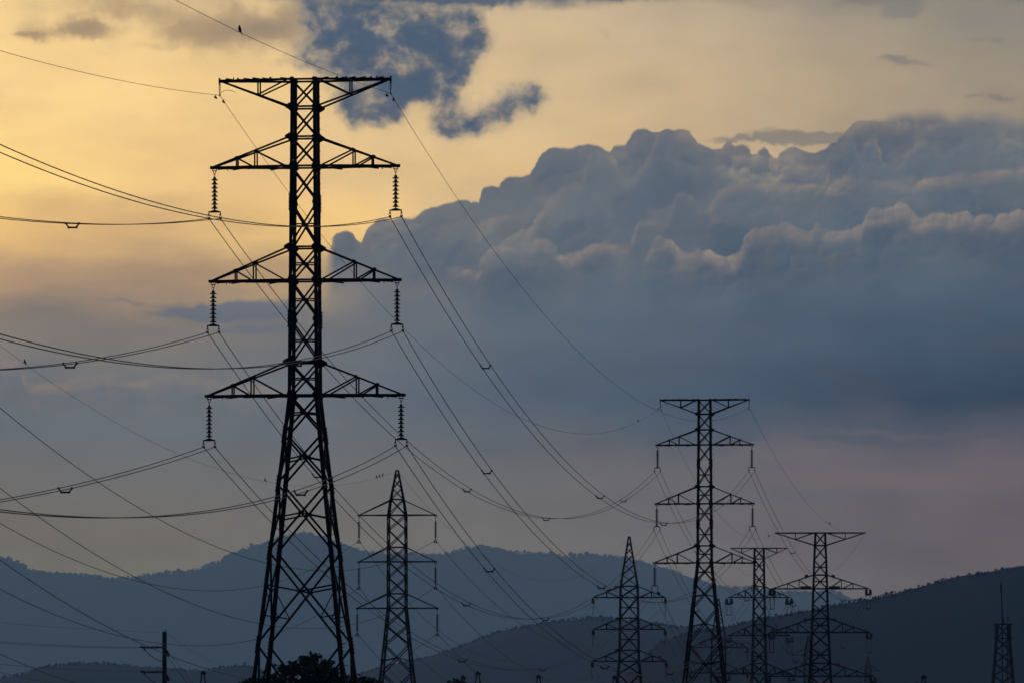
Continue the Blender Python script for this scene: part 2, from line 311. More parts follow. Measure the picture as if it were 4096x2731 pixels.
class MB:
    def __init__(s): s.v = []; s.f = []
    def quad8(s, P):
        i = len(s.v); s.v += P
        s.f += [(i,i+1,i+2,i+3),(i+7,i+6,i+5,i+4),(i,i+4,i+5,i+1),(i+1,i+5,i+6,i+2),(i+2,i+6,i+7,i+3),(i+3,i+7,i+4,i)]
    def bar(s, p, q, a, b=None, up=(0,0,1)):
        """rectangular bar from p to q, a across 'side', b along 'up'"""
        p, q = Vector(p), Vector(q); b = b or a; d = (q-p).normalized(); u = Vector(up)
        if abs(d.dot(u)) > .97: u = Vector((0,1,0)) if abs(d.y) < .9 else Vector((1,0,0))
        n = d.cross(u).normalized(); u = n.cross(d)
        n = n*(a/2); u = u*(b/2)
        s.quad8([p-n-u, p+n-u, p+n+u, p-n+u, q-n-u, q+n-u, q+n+u, q-n+u])
    def angle(s, p, q, d1, d2, w, t=.014):
        """an L section from p to q, one flange along d1 and one along d2"""
        p, q = Vector(p), Vector(q); ax = (q-p).normalized()
        d1 = Vector(d1); d1 = (d1 - ax*d1.dot(ax)).normalized(); d2 = ax.cross(d1)*(1 if ax.cross(d1).dot(Vector(d2)) > 0 else -1)
        for e, g in ((d1, d2), (d2, d1)):
            o = g*0 if e is d1 else d1*.002
            P = [p+o, p+o+e*w, p+o+e*w+g*t, p+o+g*t]; s.quad8(P + [x+(q-p) for x in P])
    def tube(s, pts, r, n=6, closed_ends=True):
        rs = r if isinstance(r, (list, tuple)) else [r]*len(pts)
        pts = [Vector(p) for p in pts]; base = len(s.v)
        t0 = (pts[1]-pts[0]).normalized(); u = Vector((0,0,1)) if abs(t0.z) < .9 else Vector((1,0,0))
        for i, p in enumerate(pts):
            t = (pts[min(i+1, len(pts)-1)] - pts[max(i-1, 0)]).normalized()
            u = (u - t*u.dot(t)).normalized(); w = t.cross(u)
            for k in range(n):
                a = 2*math.pi*k/n; s.v.append(p + (u*math.cos(a) + w*math.sin(a))*rs[i])
        for i in range(len(pts)-1):
            for k in range(n):
                a, b = base+i*n+k, base+i*n+(k+1) % n; s.f.append((a, b, b+n, a+n))
        if closed_ends:
            s.f.append(tuple(base+k for k in range(n))[::-1]); s.f.append(tuple(base+(len(pts)-1)*n+k for k in range(n)))
    def lathe(s, prof, o=(0,0,0), n=16, M=None):
        o = Vector(o); b = len(s.v)
        for r, z in prof:
            for k in range(n):
                a = 2*math.pi*k/n; p = Vector((r*math.cos(a), r*math.sin(a), z)); s.v.append(o + (M @ p if M else p))
        for i in range(len(prof)-1):
            for k in range(n):
                a, c = b+i*n+k, b+i*n+(k+1) % n; s.f.append((a, c, c+n, a+n))
        s.f.append(tuple(b+k for k in range(n))[::-1]); s.f.append(tuple(b+(len(prof)-1)*n+k for k in range(n)))
    def ball(s, c, r, n=8):
        s.lathe([(r*math.sin(math.pi*i/n)+1e-4, -r*math.cos(math.pi*i/n)) for i in range(n+1)], c, n)
    def plate(s, pts, nrm, t):
        """flat plate with outline pts, thickness t along nrm"""
        P = [Vector(p) for p in pts]; o = Vector(nrm).normalized()*t/2; b = len(s.v); n = len(P)
        s.v += [p-o for p in P] + [p+o for p in P]
        s.f.append(tuple(range(b, b+n))[::-1]); s.f.append(tuple(range(b+n, b+2*n)))
        for k in range(n): s.f.append((b+k, b+(k+1) % n, b+n+(k+1) % n, b+n+k))
    def mesh(s, name, m, smooth=False):
        me = bpy.data.meshes.new(name); me.from_pydata([tuple(p) for p in s.v], [], s.f)
        me.materials.append(m)
        if smooth: me.polygons.foreach_set('use_smooth', [True]*len(me.polygons))
        me.update(); return me
    def build(s, name, m, parent=None, smooth=False, label=None):
        o = bpy.data.objects.new(name, s.mesh(name, m, smooth)); C.objects.link(o)
        if parent: o.parent = parent
        if label: o['label'] = label
        return o
def tag(o, label=None, cat=None, group=None, kind=None):
    for k, q in (('label', label), ('category', cat), ('group', group), ('kind', kind)):
        if q: o[k] = q
    return o
def empty(name, loc=(0,0,0), rz=0.0):
    o = bpy.data.objects.new(name, None); C.objects.link(o); o.location = loc; o.rotation_euler = (0,0,rz)
    o.empty_display_size = .2; return o
KIDS = {}
def copy_tree(o, parent=None):
    c = o.copy(); C.objects.link(c)
    if parent: c.parent = parent
    for ch in list(o.children): copy_tree(ch, c)
    return c
def world(base, rz, p):      # local point of a placed thing to the world
    c, s = math.cos(rz), math.sin(rz); p = Vector(p)
    return Vector((base[0]+p.x*c-p.y*s, base[1]+p.x*s+p.y*c, base[2]+p.z))

# ------------------------------------------------------------------ ground and hills
def ground_mat(name, c1, c2, scale, c3=None, h0=0, h1=1):
    m = bpy.data.materials.new(name); m.use_nodes = True; nt = m.node_tree; b = nt.nodes['Principled BSDF']
    b.inputs['Roughness'].default_value = .95; b.inputs['Specular IOR Level'].default_value = .1
    t = nt.nodes.new('ShaderNodeTexCoord'); n = nt.nodes.new('ShaderNodeTexNoise')
    n.inputs['Scale'].default_value = scale; n.inputs['Detail'].default_value = 8; n.inputs['Roughness'].default_value = .65
    nt.links.new(t.outputs['Object'], n.inputs['Vector'])
    r = nt.nodes.new('ShaderNodeValToRGB'); e = r.color_ramp.elements
    e[0].position = .38; e[1].position = .64; e[0].color = (*c1, 1); e[1].color = (*c2, 1)
    nt.links.new(n.outputs['Fac'], r.inputs[0]); out = r.outputs[0]
    if c3:      # open fields with patches of bare earth on the lower slopes
        s = nt.nodes.new('ShaderNodeSeparateXYZ'); nt.links.new(t.outputs['Object'], s.inputs[0])
        q = nt.nodes.new('ShaderNodeMapRange'); q.inputs[1].default_value = h1; q.inputs[2].default_value = h0
        ad = nt.nodes.new('ShaderNodeMath'); ad.operation = 'MULTIPLY_ADD'
        nt.links.new(n.outputs['Fac'], ad.inputs[0]); ad.inputs[1].default_value = (h1-h0)*1.2; nt.links.new(s.outputs[2], ad.inputs[2])
        nt.links.new(ad.outputs[0], q.inputs[0])
        x = nt.nodes.new('ShaderNodeMix'); x.data_type = 'RGBA'
        nt.links.new(q.outputs[0], x.inputs[0]); nt.links.new(out, x.inputs[6]); x.inputs[7].default_value = (*c3, 1); out = x.outputs[2]
    nt.links.new(out, b.inputs['Base Color']); return m
gm = MB(); gm.v = [Vector(p) for p in ((-10000,-450,0),(10000,-450,0),(10000,23550,0),(-10000,23550,0))]; gm.f = [(0,1,2,3)]
tag(gm.build('ground', ground_mat('dark_grass', (.020,.028,.012), (.040,.048,.020), .02)), kind='structure')
M_HILL = ground_mat('hill_forest', (.002,.013,.020), (.005,.021,.028), .006)
M_HILLF = ground_mat('hill_forest_and_fields', (.005,.017,.022), (.010,.027,.030), .006, (.036,.060,.050), 8, 52)

def ridge(name, pts, D, front, back, bump, m, tree_h, n_tree, step=7, label=None, seed=0, xr=(-1500, 5600)):
    """a wooded hill whose crest runs through the given photo points at distance D"""
    rng = random.Random(seed)
    def crest(x):
        if x <= pts[0][0]: return pts[0][1]
        if x >= pts[-1][0]: return pts[-1][1]
        for (a, b), (c, d) in zip(pts, pts[1:]):
            if a <= x <= c: return b + (d-b)*(x-a)/(c-a)
    rows = [(-1,0.0),(-.85,.04),(-.7,.12),(-.55,.26),(-.42,.42),(-.3,.60),(-.2,.75),(-.12,.86),(-.06,.935),(-.02,.98),(0,1.0),(.02,.985),(.08,.93),(.2,.8),(.5,.4),(1,-.02)]
    xs = list(range(xr[0], xr[1]+1, step)); mb = MB(); nc = len(xs); zt = tree_h*.55
    for t, h in rows:
        y = D + (t*front if t < 0 else t*back)
        for x in xs:
            X = (x-CX)*D/F; zc = ZC + (HY-crest(x))*D/F - zt
            X2 = X*(1+.0*t)
            spur = mnoise.noise(Vector((X*.0008+seed, t*2.1, seed)))
            hh = h*(1 + .16*spur*(1-h)*4*(1 if t < 0 else 0))
            z = zc*max(hh, -.02) + (bump*(mnoise.noise(Vector((X*.015, y*.015, seed))) + .6*mnoise.noise(Vector((X*.055, y*.055, seed+5)))) if h > .03 else -1)
            mb.v.append(Vector((X2, y, z)))
    for r in range(len(rows)-1):
        for k in range(nc-1):
            a = r*nc+k; mb.f.append((a, a+1, a+1+nc, a+nc))
    o = mb.build(name, m, None, True); tag(o, kind='structure')
    # the wood along the crest: uneven crowns, some of them standing proud
    tb = MB()
    for i in range(n_tree):
        x = rng.uniform(xr[0] if xr[0] > -300 else -300, min(xr[1], 4400)); X = (x-CX)*D/F
        t = -abs(rng.gauss(0, .014)); y = D + t*front
        h = 1 + t*1.08; z = (ZC + (HY-crest(x))*D/F - zt)*h
        dens = mnoise.noise(Vector((X*.006, seed, 3)))
        th = tree_h*rng.uniform(.45, .85)*(1 + .5*dens)
        if rng.random() < .05: th *= 1.45
        w = th*rng.uniform(.30, .62)
        for c in range(rng.choice((2,3,3,4))):
            cx, cz = X + rng.uniform(-.5,.5)*w, z + th*rng.uniform(.35, .78); rr = w*rng.uniform(.4,.75)
            b = len(tb.v); seg, rg = 6, 4
            for j in range(rg+1):
                ph = math.pi*j/rg
                for k in range(seg):
                    a = 2*math.pi*k/seg; q = rr*rng.uniform(.7, 1.2)
                    tb.v.append(Vector((cx + q*math.sin(ph)*math.cos(a), y + q*math.sin(ph)*math.sin(a), cz - q*math.cos(ph)*.95)))
            for j in range(rg):
                for k in range(seg):
                    p, q2 = b+j*seg+k, b+j*seg+(k+1) % seg; tb.f.append((p, q2, q2+seg, p+seg))
        tb.bar((X, y, z-1), (X, y, z+th*.5), w*.12)
    fo = tb.build('forest', m, None, True)
    tag(fo, label, 'forest', kind='stuff')
H_FAR = [(-1500,2150),(-300,2190),(0,2218),(40,2227),(80,2246),(110,2264),(125,2274),(180,2281),(250,2284),(300,2289),(380,2294),(440,2306),(520,2308),(560,2299),(620,2287),(700,2281),(780,2271),(830,2253),(880,2236),(940,2207),(1000,2182),(1060,2168),(1098,2146),(1140,2136),(1190,2126),(1230,2127),(1260,2131),(1300,2145),(1340,2160),(1370,2170),(1420,2181),(1450,2195),(1500,2203),(1600,2206),(1700,2210),(1749,2213),(1797,2205),(1832,2194),(1876,2182),(1920,2176),(1970,2184),(2025,2194),(2080,2201),(2135,2203),(2202,2202),(2235,2218),(2274,2223),(2313,2214),(2357,2208),(2440,2216),(2550,2232),(2606,2252),(2661,2265),(2716,2285),(2781,2309),(2870,2337),(2982,2345),(3060,2355),(3192,2358),(3337,2362),(3400,2390),(3480,2410),(3700,2440),(4100,2480),(5600,2560)]
H_MID = [(-1500,2900),(900,2900),(1150,2790),(1350,2715),(1455,2683),(1566,2650),(1649,2634),(1732,2617),(1787,2595),(1853,2573),(1925,2545),(2008,2512),(2091,2501),(2174,2484),(2257,2476),(2340,2463),(2395,2464),(2478,2471),(2561,2473),(2616,2484),(2700,2497),(2820,2506),(2900,2515),(3000,2530),(3200,2570),(5600,2700)]
H_RIGHT = [(-1500,2950),(2300,2920),(2500,2700),(2640,2560),(2760,2522),(2901,2500),(2985,2480),(3084,2460),(3151,2448),(3234,2434),(3317,2417),(3400,2401),(3483,2387),(3602,2360),(3686,2338),(3771,2314),(3839,2297),(3923,2286),(4005,2270),(4042,2265),(4096,2255),(4500,2200),(5600,2120)]
H_LOW = [(-1500,2760),(-300,2730),(0,2706),(85,2688),(149,2673),(191,2658),(234,2654),(276,2647),(340,2643),(395,2642),(451,2645),(510,2654),(595,2660),(680,2664),(744,2671),(810,2674),(870,2667),(935,2659),(982,2655),(1040,2668),(1080,2690),(1200,2760),(1400,2900),(5600,2950)]
ridge('hills', H_FAR, 22000, 6400, 1200, 5.0, M_HILL, 15.0, 2400, label='distant blue wooded mountain ridge across the whole width', seed=3)
ridge('hills', H_MID, 6500, 2500, 1400, .9, M_HILLF, 4.0, 1700, label='wooded crest of the low dark hill in the middle', seed=11)
ridge('hills', H_RIGHT, 3800, 1100, 900, .5, M_HILL, 1.9, 1900, label='wooded crest of the dark hill at the right', seed=23)
ridge('hills', H_LOW, 6300, 1700, 900, .9, M_HILLF, 4.0, 1300, label='tree line on the low hill at lower left', seed=31)

# ------------------------------------------------------------------ lattice pylons
def lattice(name, spec):
    """builds one pylon in its own frame: x along the arms, y along the line, z up; returns the root"""
    root = empty(name)
    wid = spec['width']      # [(z, full width)] from the ground up
    L = spec['L']; fine = spec.get('fine', False); MS = spec.get('mat', M_STEEL)
    def w(z):
        if z <= wid[0][0]: return wid[0][1]
        for (a, b), (c, d) in zip(wid, wid[1:]):
            if z <= c: return b + (d-b)*(z-a)/(c-a)
        return wid[-1][1]
    def cn(sx, sy, z): return Vector((sx*w(z)/2, sy*w(z)/2, z))
    zs = [q[0] for q in wid]
    legs = {}
    for sx in (-1, 1):
        for sy in (-1, 1):
            mb = MB()
            for a, b in zip(zs, zs[1:]):
                lw = L*(1.25 if b < spec['flare']+.01 else 1.0)
                if fine: mb.angle(cn(sx,sy,a), cn(sx,sy,b), (-sx,0,0), (0,-sy,0), lw, .016)
                else: mb.bar(cn(sx,sy,a), cn(sx,sy,b), lw*.9, lw*.9, (0,1,0))
            if fine:      # splice angles with bolts, and step bolts up one leg
                for z in spec['splice']:
                    o = Vector((sx*.018, sy*.018, 0)); mb.angle(cn(sx,sy,z-.34)+o, cn(sx,sy,z+.34)+o, (-sx,0,0), (0,-sy,0), L*1.35, .02)
                    for k in range(5):
                        p = cn(sx,sy,z-.28+.14*k); mb.bar(p+Vector((sx*.02,-sy*.06,0)), p+Vector((sx*.055,-sy*.06,0)), .03)
                if (sx, sy) == (1, -1):
                    z = 2.5
                    while z < spec['top']-.3:
                        p = cn(sx,sy,z); mb.bar(p+Vector((0,.05,0)), p+Vector((.15,.05,0)), .022); mb.bar(p+Vector((.14,.05,-.02)), p+Vector((.14,.05,.02)), .03); z += .42
                if sy == -1: # foot plate
                    pass
            p0 = cn(sx,sy,zs[0]); mb.bar(p0+Vector((0,0,-.6)), p0+Vector((0,0,.05)), L*2.6)
            legs[sx,sy] = mb.build('leg', MS, root)
    D_ = spec['diag']
    faces = [((-1,-1),(1,-1),(0,1,0)), ((-1,1),(1,1),(0,-1,0)), ((-1,-1),(-1,1),(1,0,0)), ((1,-1),(1,1),(-1,0,0))]
    def member(mb, p, q, inn, wd):
        if fine:
            ax = (Vector(q)-Vector(p)).normalized(); sd = ax.cross(Vector(inn)).normalized(); o = sd*(wd/2); mb.angle(Vector(p)-o, Vector(q)-o, sd, inn, wd, .012)
        else: mb.bar(p, q, wd, wd*.7, inn)
    for pn in spec['panels']:
        z0, z1 = pn[0], pn[1]; opt = pn[2] if len(pn) > 2 else ''
        mb = MB(); hb = MB()
        for (a, b, inn) in faces:
            A0, B0, A1, B1 = cn(*a, z0), cn(*b, z0), cn(*a, z1), cn(*b, z1)
            i1 = Vector(inn)*L*.30; i2 = Vector(inn)*(L*.30+D_*.22+.012)
            wd = D_*(1.18 if z0 < spec['flare'] else 1.0)
            member(mb, A0+i1, B1+i1, inn, wd); member(mb, B0+i2, A1+i2, inn, wd)
            f = w(z0)/(w(z0)+w(z1)); zc = z0 + (z1-z0)*f; cc = (A0+B1*0 + (B1-A0)*f)      # where the diagonals cross
            if 'h' in opt:
                dz = {'h':0,'v':-1,'a':1}[opt[1]] if len(opt) > 1 else 0
                zl = zc - dz*.055*w(zc)*(1 if dz else 0) - (.30*dz if dz and w(zc) > 1.6 else 0)*.35
                for s_, e in ((a, 1), (b, -1)):
                    member(hb, cn(*s_, zl)+i1*1.6, cc+i1*1.6, inn, wd*.8)
                if dz and fine:
                    hb.plate([cc+i2+Vector((q*(b[0]-a[0])/2, q*(b[1]-a[1])/2, r)) for q, r in ((-.1,-.05),(.1,-.05),(.12,.05),(-.12,.05))], inn, .016)
            if 'k' in opt:      # redundant members in the big lower panels
                for s_, o_ in ((a, b), (b, a)):
                    g0 = cn(*s_, z0); dm = g0 + (cc-g0)*.5; zk = zc + .055*w(zc)
                    member(hb, cn(*s_, dm.z+.12)+i1, dm+i1, inn, D_*.72); member(hb, cn(*s_, zk)+i1, dm+i1, inn, D_*.6)
        mb.build('cross_brace', MS, root)
        if hb.v: hb.build('horizontal_brace', MS, root)
    for z in spec['rings']:
        hb = MB()
        for (a, b, inn) in faces:
            member(hb, cn(*a, z)+Vector(inn)*.02, cn(*b, z)+Vector(inn)*.02, inn, D_*1.1)
        hb.build('horizontal_brace', MS, root)
    if fine:      # gusset plates where arms and diagonals meet the legs
        for z, s_ in spec['gussets']:
            for (sx, sy), lg in legs.items():
                mb = MB(); p = cn(sx,sy,z)
                for (ix, iy) in ((-sx,0),(0,-sy)):
                    n = Vector((0,sy,0)) if ix else Vector((sx,0,0)); e = Vector((ix,iy,0))
                    P = [p+e*q*s_+Vector((0,0,r*s_)) for q, r in ((-.12,-.42),(.55,-.62),(.95,-.28),(.95,.28),(.55,.62),(-.12,.42))]
                    mb.plate([q+n*.012 for q in P], n, .018)
                    if ix and z in [a[1] for a in spec['arms']] + [spec['arms'][0][0] if False else -1]:
                        up = 1
                        Q = [p+Vector((sx*q, 0, r)) for q, r in ((-.02,-.16),(.10,-.10),(.20,-.03),(.20,.04),(.04,.14),(-.02,.14))]
                        mb.plate([q+n*.012 for q in Q], n, .016)
                mb.build('gusset_plate', MS, lg)
    tips = []
    for arm in spec['arms']:
        zb, zt, half, posts, kind = arm[:5]; A_ = spec['arm']
        inset = arm[5] if len(arm) > 5 else 0
        zch, zst = (zb, zt)      # straight chord height, sloping chord root height
        for sx in (-1, 1):
            tip = Vector((sx*half, 0, zch)); cd = MB(); td = MB(); wb = MB(); pb = MB()
            tw = .07 if fine else .05
            tf = [Vector((sx*half, sy*tw, zch)) for sy in (-1, 1)]
            for sy, te in ((-1, tf[0]), (1, tf[1])):
                r0 = cn(sx,sy,zch); r1 = cn(sx,sy,zst); inn = (0,-sy,0)
                cd.bar(r0, te, A_*1.25, A_*1.1, (0,0,1))
                te2 = te + Vector((-sx*.10, 0, .03 if zst > zch else -.03))
                td.bar(r1, te2, A_*.9, A_, (0,1,0))
                prev = None
                for i, f in enumerate(posts):
                    bo = r0 + (te-r0)*f; g_ = (bo.x-r1.x)/(te2.x-r1.x); to = r1 + (te2-r1)*g_
                    wb.bar(bo, to, A_*.75, A_*.75, (0,1,0))
                    if kind == 'down': wb.bar(to, cn(sx,sy,zch) + (te-r0)*.04, A_*.75, A_*.7, (0,1,0))      # ground-wire arm: sloping chord below
                    else:
                        nx = cn(sx,sy,zch) + (te-r0)*.05 if i == 0 else r0 + (te-r0)*(posts[i-1]+.02)
                        wb.bar(to, nx, A_*.8, A_*.7, (0,1,0))
            # plan bracing between the two faces of the arm, with lacing plates along the chord
            fr = [0, .28, .52, .74, .9] if fine else [0, .5]
            for i, (a, b) in enumerate(zip(fr, fr[1:])):
                q0, q1 = cn(sx,-1,zch), cn(sx,1,zch)
                P = q0 + (tf[0]-q0)*a; Q = q1 + (tf[1]-q1)*b
                if i % 2: P, Q = q1 + (tf[1]-q1)*a, q0 + (tf[0]-q0)*b
                dz = (-.05 if zst > zch else .05) if fine else 0
                pb.bar(P + Vector((0,0,dz*.5)), Q + Vector((0,0,dz*1.5)), A_*1.0, A_*.55)
                if fine:
                    g = q0 + (tf[0]-q0)*b; pb.plate([g+Vector((q*sx,0,r)) for q, r in ((-.10,0),(.06,0),(.05,-.11 if zst > zch else .10),(.0,-.11 if zst > zch else .10))], (0,1,0), .014)
            arm_o = cd.build('crossarm', MS, root)
            td.build('sloping_chord', MS, arm_o)
            if wb.v: wb.build('web_brace', MS, arm_o)
            pb.build('plan_brace', MS, arm_o)
            if fine:
                tp = MB(); tp.bar(tip+Vector((-sx*.32,0,0)), tip+Vector((sx*.05,0,0)), .19, .11)
                if zst < zch:
                    ex = [('pin', [(tip+Vector((sx*.02,0,-.16)), tip+Vector((sx*.02,0,.12)), .05)] + [(tip+Vector((sx*.02,0,-.14+.08*k)), tip+Vector((sx*.075,0,-.14+.08*k)), .06, .03) for k in range(4)]), ('stub', [(tip+Vector((-sx*.52,0,0)), tip+Vector((-sx*.52,0,.14)), .035)])]
                    ex += [('lacing_plate', [(Vector((sx*(half*f),-.18*(1-f),zch+.05)), Vector((sx*(half*f+.34),-.18*(1-f),zch+.10)), .10, .03)]) for f in (.18,.40,.62)]
                else:
                    ex = [('stub', [(tip+Vector((-sx*.63,0,-.13)), tip+Vector((-sx*.63,0,0)), .03)])]
                    ex += [('lug', [(Vector((sx*half*f,0,0))+Vector((0,0,zch+(zst-zch)*(1-f)*1.12+.06)), Vector((sx*(half*f+.11),0,zch+(zst-zch)*(1-f)*1.12+.02)), .10, .07)]) for f in (.5,.72)]
                for nm, bars in ex:
                    eb = MB()
                    for q in bars: eb.bar(*q)
                    eb.build(nm, MS, arm_o)
                tp.build('tip_plate', MS, arm_o)
            else:
                tp = MB(); tp.bar(tip+Vector((-sx*.2,0,0)), tip+Vector((sx*.06,0,0)), .16, .12); tp.build('tip_plate', MS, arm_o)
    pk = spec.get('peak')
    if pk:      # pointed earth-wire peak
        z0, z1, w1_ , pans = pk; mb = MB(); xb = MB(); w0 = w(z0)
        def pw(z): return w0 + (w1_-w0)*(z-z0)/(z1-z0)
        def pc(sx, sy, z): return Vector((sx*pw(z)/2, sy*pw(z)/2, z))
        for sx in (-1,1):
            for sy in (-1,1): mb.bar(pc(sx,sy,z0), pc(sx,sy,z1), L*.85, L*.85, (0,1,0))
        mb.bar((-w1_/2-.06,0,z1), (w1_/2+.04,0,z1), w1_+.08, .12)
        for a, b in zip(pans, pans[1:]):
            for (p, q, inn) in faces:
                xb.bar(pc(*p,a), pc(*q,b), D_*.75, D_*.6, inn); xb.bar(pc(*q,a)+Vector(inn)*.03, pc(*p,b)+Vector(inn)*.03, D_*.75, D_*.6, inn)
        po = mb.build('peak', MS, root); xb.build('peak_brace', MS, po)
    return root

# --- insulators
def ins_disc_profile(r): return [(.022,.0),(.024,.012),(r*.55,.006),(r*.93,.004),(r,.018),(r*.97,.036),(r*.60,.056),(.055,.066),(.038,.068)]
def cap_profile(h): return [(.030,.058),(.058,.062),(.062,.085),(.048,h-.022),(.018,h-.016),(.018,h+.004)]
def insulator(name, n, twin, r=.128, pitch=.155, link=.26, matl=None):
    root = empty(name); mb = MB()
    mb.bar((-.07,0,.05), (-.07,0,-.05), .03); mb.bar((.07,0,.05), (.07,0,-.05), .03); mb.bar((-.10,0,-.04), (.10,0,-.04), .03)
    ring = [(.045*math.cos(a), 0, -.10+.06*math.sin(a)) for a in [math.pi*2*k/12 for k in range(13)]]
    mb.tube(ring, .014, 6); mb.tube([(0,0,-.15),(0,0,-link)], .018, 6)
    mb.build('shackle', M_IRON, root)
    z = -link
    d0 = MB(); d0.lathe(ins_disc_profile(r), (0,0,0), 18); c0 = MB(); c0.lathe(cap_profile(pitch), (0,0,0), 10)
    do = d0.build('insulator_disc', matl or M_PORC, root, True); co = c0.build('disc_cap', M_IRON, do, True)
    do.location = (0,0,z-pitch)
    for k in range(1, n):
        d = do.copy(); C.objects.link(d); d.location = (0,0,z-pitch*(k+1)); c = co.copy(); C.objects.link(c); c.parent = d
    zb = z - pitch*n
    if twin:
        mb = MB(); mb.tube([(0,0,zb),(0,0,zb-.06)], .03, 8)
        mb.plate([(-.23,0,zb-.15),(.23,0,zb-.15),(.235,0,zb-.115),(.04,0,zb-.045),(-.04,0,zb-.045),(-.235,0,zb-.115)], (0,1,0), .03)
        for s in (-1,1): mb.bar((s*.222,0,zb-.10), (s*.222,0,zb-.21), .035)
        mb.build('yoke_plate', M_IRON, root)
        for s in (-1,1):
            mb = MB(); x = s*.222
            mb.ball((x,0,zb-.23), .036)
            for q in (-1,1): mb.tube([(x,0,zb-.24),(x+q*.042,0,zb-.30),(x+q*.03,0,zb-.36)], .011, 5)
            mb.tube([(x,-.22,zb-.40),(x,-.1,zb-.375),(x,0,zb-.365),(x,.1,zb-.375),(x,.22,zb-.40)], [.02,.036,.055,.036,.02], 8)
            mb.build('suspension_clamp', M_IRON, root)
        return root, [(-.222,0,zb-.375),(.222,0,zb-.375)]
    mb = MB(); mb.tube([(0,0,zb),(0,0,zb-.16)], .03, 8)
    for q in (-1,1):
        mb.tube([(0,0,zb-.12),(q*.03,q*.22,zb-.30)], .03, 6); mb.ball((q*.05,q*.3,zb-.40), .07)
        mb.tube([(0,0,zb-.14),(q*.06,q*.35,zb-.30),(q*.08,q*.5,zb-.40)], .028, 6)
    mb.build('suspension_clamp', M_IRON, root)
    return root, [(0,0,zb-.22)]
def hang(proto, base, rz, p, label, group, used=[]):
    o = proto if proto not in used else copy_tree(proto)
    used.append(proto); o.location = world(base, rz, p); o.rotation_euler = (0,0,rz); tag(o, label, 'insulator', group); return o
def strain(name, n, twin, droop, matl=None, gap=.4, r=.14):
    """pair of tension strings on one arm tip, one pulling each way along the line, with the jumper loop below"""
    root = empty(name); ends = []
    for sy in (-1, 1):
        for q in ((-gap/2, gap/2) if twin else (0,)):
            mb = MB(); d = Vector((0, sy*math.cos(droop), -math.sin(droop))); Mr = d.to_track_quat('Z','X').to_matrix()
            mb.tube([(q*.3,0,-.05), Vector((q,0,-.06))+d*.3], .025, 6)
            prof = []
            for k in range(n):
                z = .3+.15*k; prof += [(.05,z),(r,z+.03),(r*.95,z+.05),(.055,z+.075)]
            prof += [(.05,.3+.15*n),(.03,.5+.15*n)]
            mb.lathe(prof, (q,0,-.06), 10, Mr)
            mb.build('tension_string', matl or M_IRON, root, False)
        e = Vector((0,0,-.06)) + Vector((0, sy*math.cos(droop), -math.sin(droop)))*(.5+.15*n); ends.append(e)
        mb = MB()
        if twin: mb.bar(e+Vector((-gap/2-.05,0,0)), e+Vector((gap/2+.05,0,0)), .08, .10)
        mb.ball(e, .09); mb.build('tension_clamp', M_IRON, root)
    for q in ((-gap/2, gap/2) if twin else (0,)):
        mb = MB(); a, b = ends; pts = []
        for k in range(21):
            t = k/20; y = a.y + (b.y-a.y)*t; pts.append((q, y, a.z - 1.55*(1-abs(2*t-1)**3.0)))
        mb.tube(pts, .02, 5); mb.build('jumper', M_WIRE, root)
    if twin:
        mb = MB()
        for t in (.3,.7): mb.bar((-gap/2, ends[0].y+(ends[1].y-ends[0].y)*t, ends[0].z-1.46), (gap/2, ends[0].y+(ends[1].y-ends[0].y)*t, ends[0].z-1.46), .05)
        mb.build('jumper_spacer', M_IRON, root)
    return root, ends

# ------------------------------------------------------------------ the two big suspension pylons
D1 = 219.0; K1 = D1/F
def z1(y): return ZC + (HY-y)*K1
spec1 = dict(L=.125, diag=.066, arm=.072, fine=True, flare=z1(1581), top=z1(322), mat=M_STEEL,
    width=[(0,4.52),(z1(2577),3.27),(z1(2205),2.49),(z1(1935),1.91),(z1(1738),1.50),(z1(1581),1.18),(z1(1123),1.11),(z1(668),1.03),(z1(322),.99)],
    splice=[z1(812), z1(1278), z1(1738), z1(1935), z1(2205), z1(2577)],
    panels=[(z1(431),z1(322)),(z1(551),z1(431)),(z1(668),z1(551)),(z1(812),z1(668)),(z1(991),z1(812),'h'),(z1(1123),z1(991),'h'),(z1(1278),z1(1123),'h'),(z1(1449),z1(1278),'h'),(z1(1581),z1(1449),'h'),
            (z1(1738),z1(1581),'ha'),(z1(1935),z1(1738),'ha'),(z1(2205),z1(1935),'ha'),(z1(2577),z1(2205),'hvk'),(.3,z1(2577),'hvk')],
    rings=[z1(322), z1(431), z1(551), z1(668), z1(991), z1(1123), z1(1449), z1(1581)],
    gussets=[(z1(431),.17),(z1(551),.17),(z1(668),.20),(z1(812),.18),(z1(991),.22),(z1(1123),.24),(z1(1278),.20),(z1(1449),.24),(z1(1581),.24),(z1(322),.16)],
    arms=[(z1(322), z1(431), 3.298, [.46], 'down'), (z1(668), z1(551), 3.638, [.446,.678], 'up'), (z1(1123), z1(991), 3.694, [.446,.678], 'up'), (z1(1581), z1(1449), 3.848, [.446,.678], 'up')])
A1 = math.radians(-6.2)
B1 = Vector(((1220-CX)*K1, D1, 0)); D2 = 423.9; B2 = Vector(((2818.5-CX)*D2/F, D2, 0))
P1 = lattice('pylon', spec1); P1.location = B1; P1.rotation_euler = (0,0,A1)
tag(P1, 'largest black lattice pylon with four pairs of arms, left of centre', 'pylon', 'lattice pylons')
P2 = copy_tree(P1); P2.location = B2
tag(P2, 'tall black lattice pylon right of centre, smaller twin of the largest pylon', 'pylon', 'lattice pylons')
INS1, CL1 = insulator('insulator_string', 8, True)
LEV = [('upper', 3.52, z1(668)-.08), ('middle', 3.575, z1(1123)-.08), ('lower', 3.73, z1(1581)-.08)]
ATT = {}      # (pylon, side, level) -> attachment points of its two conductors
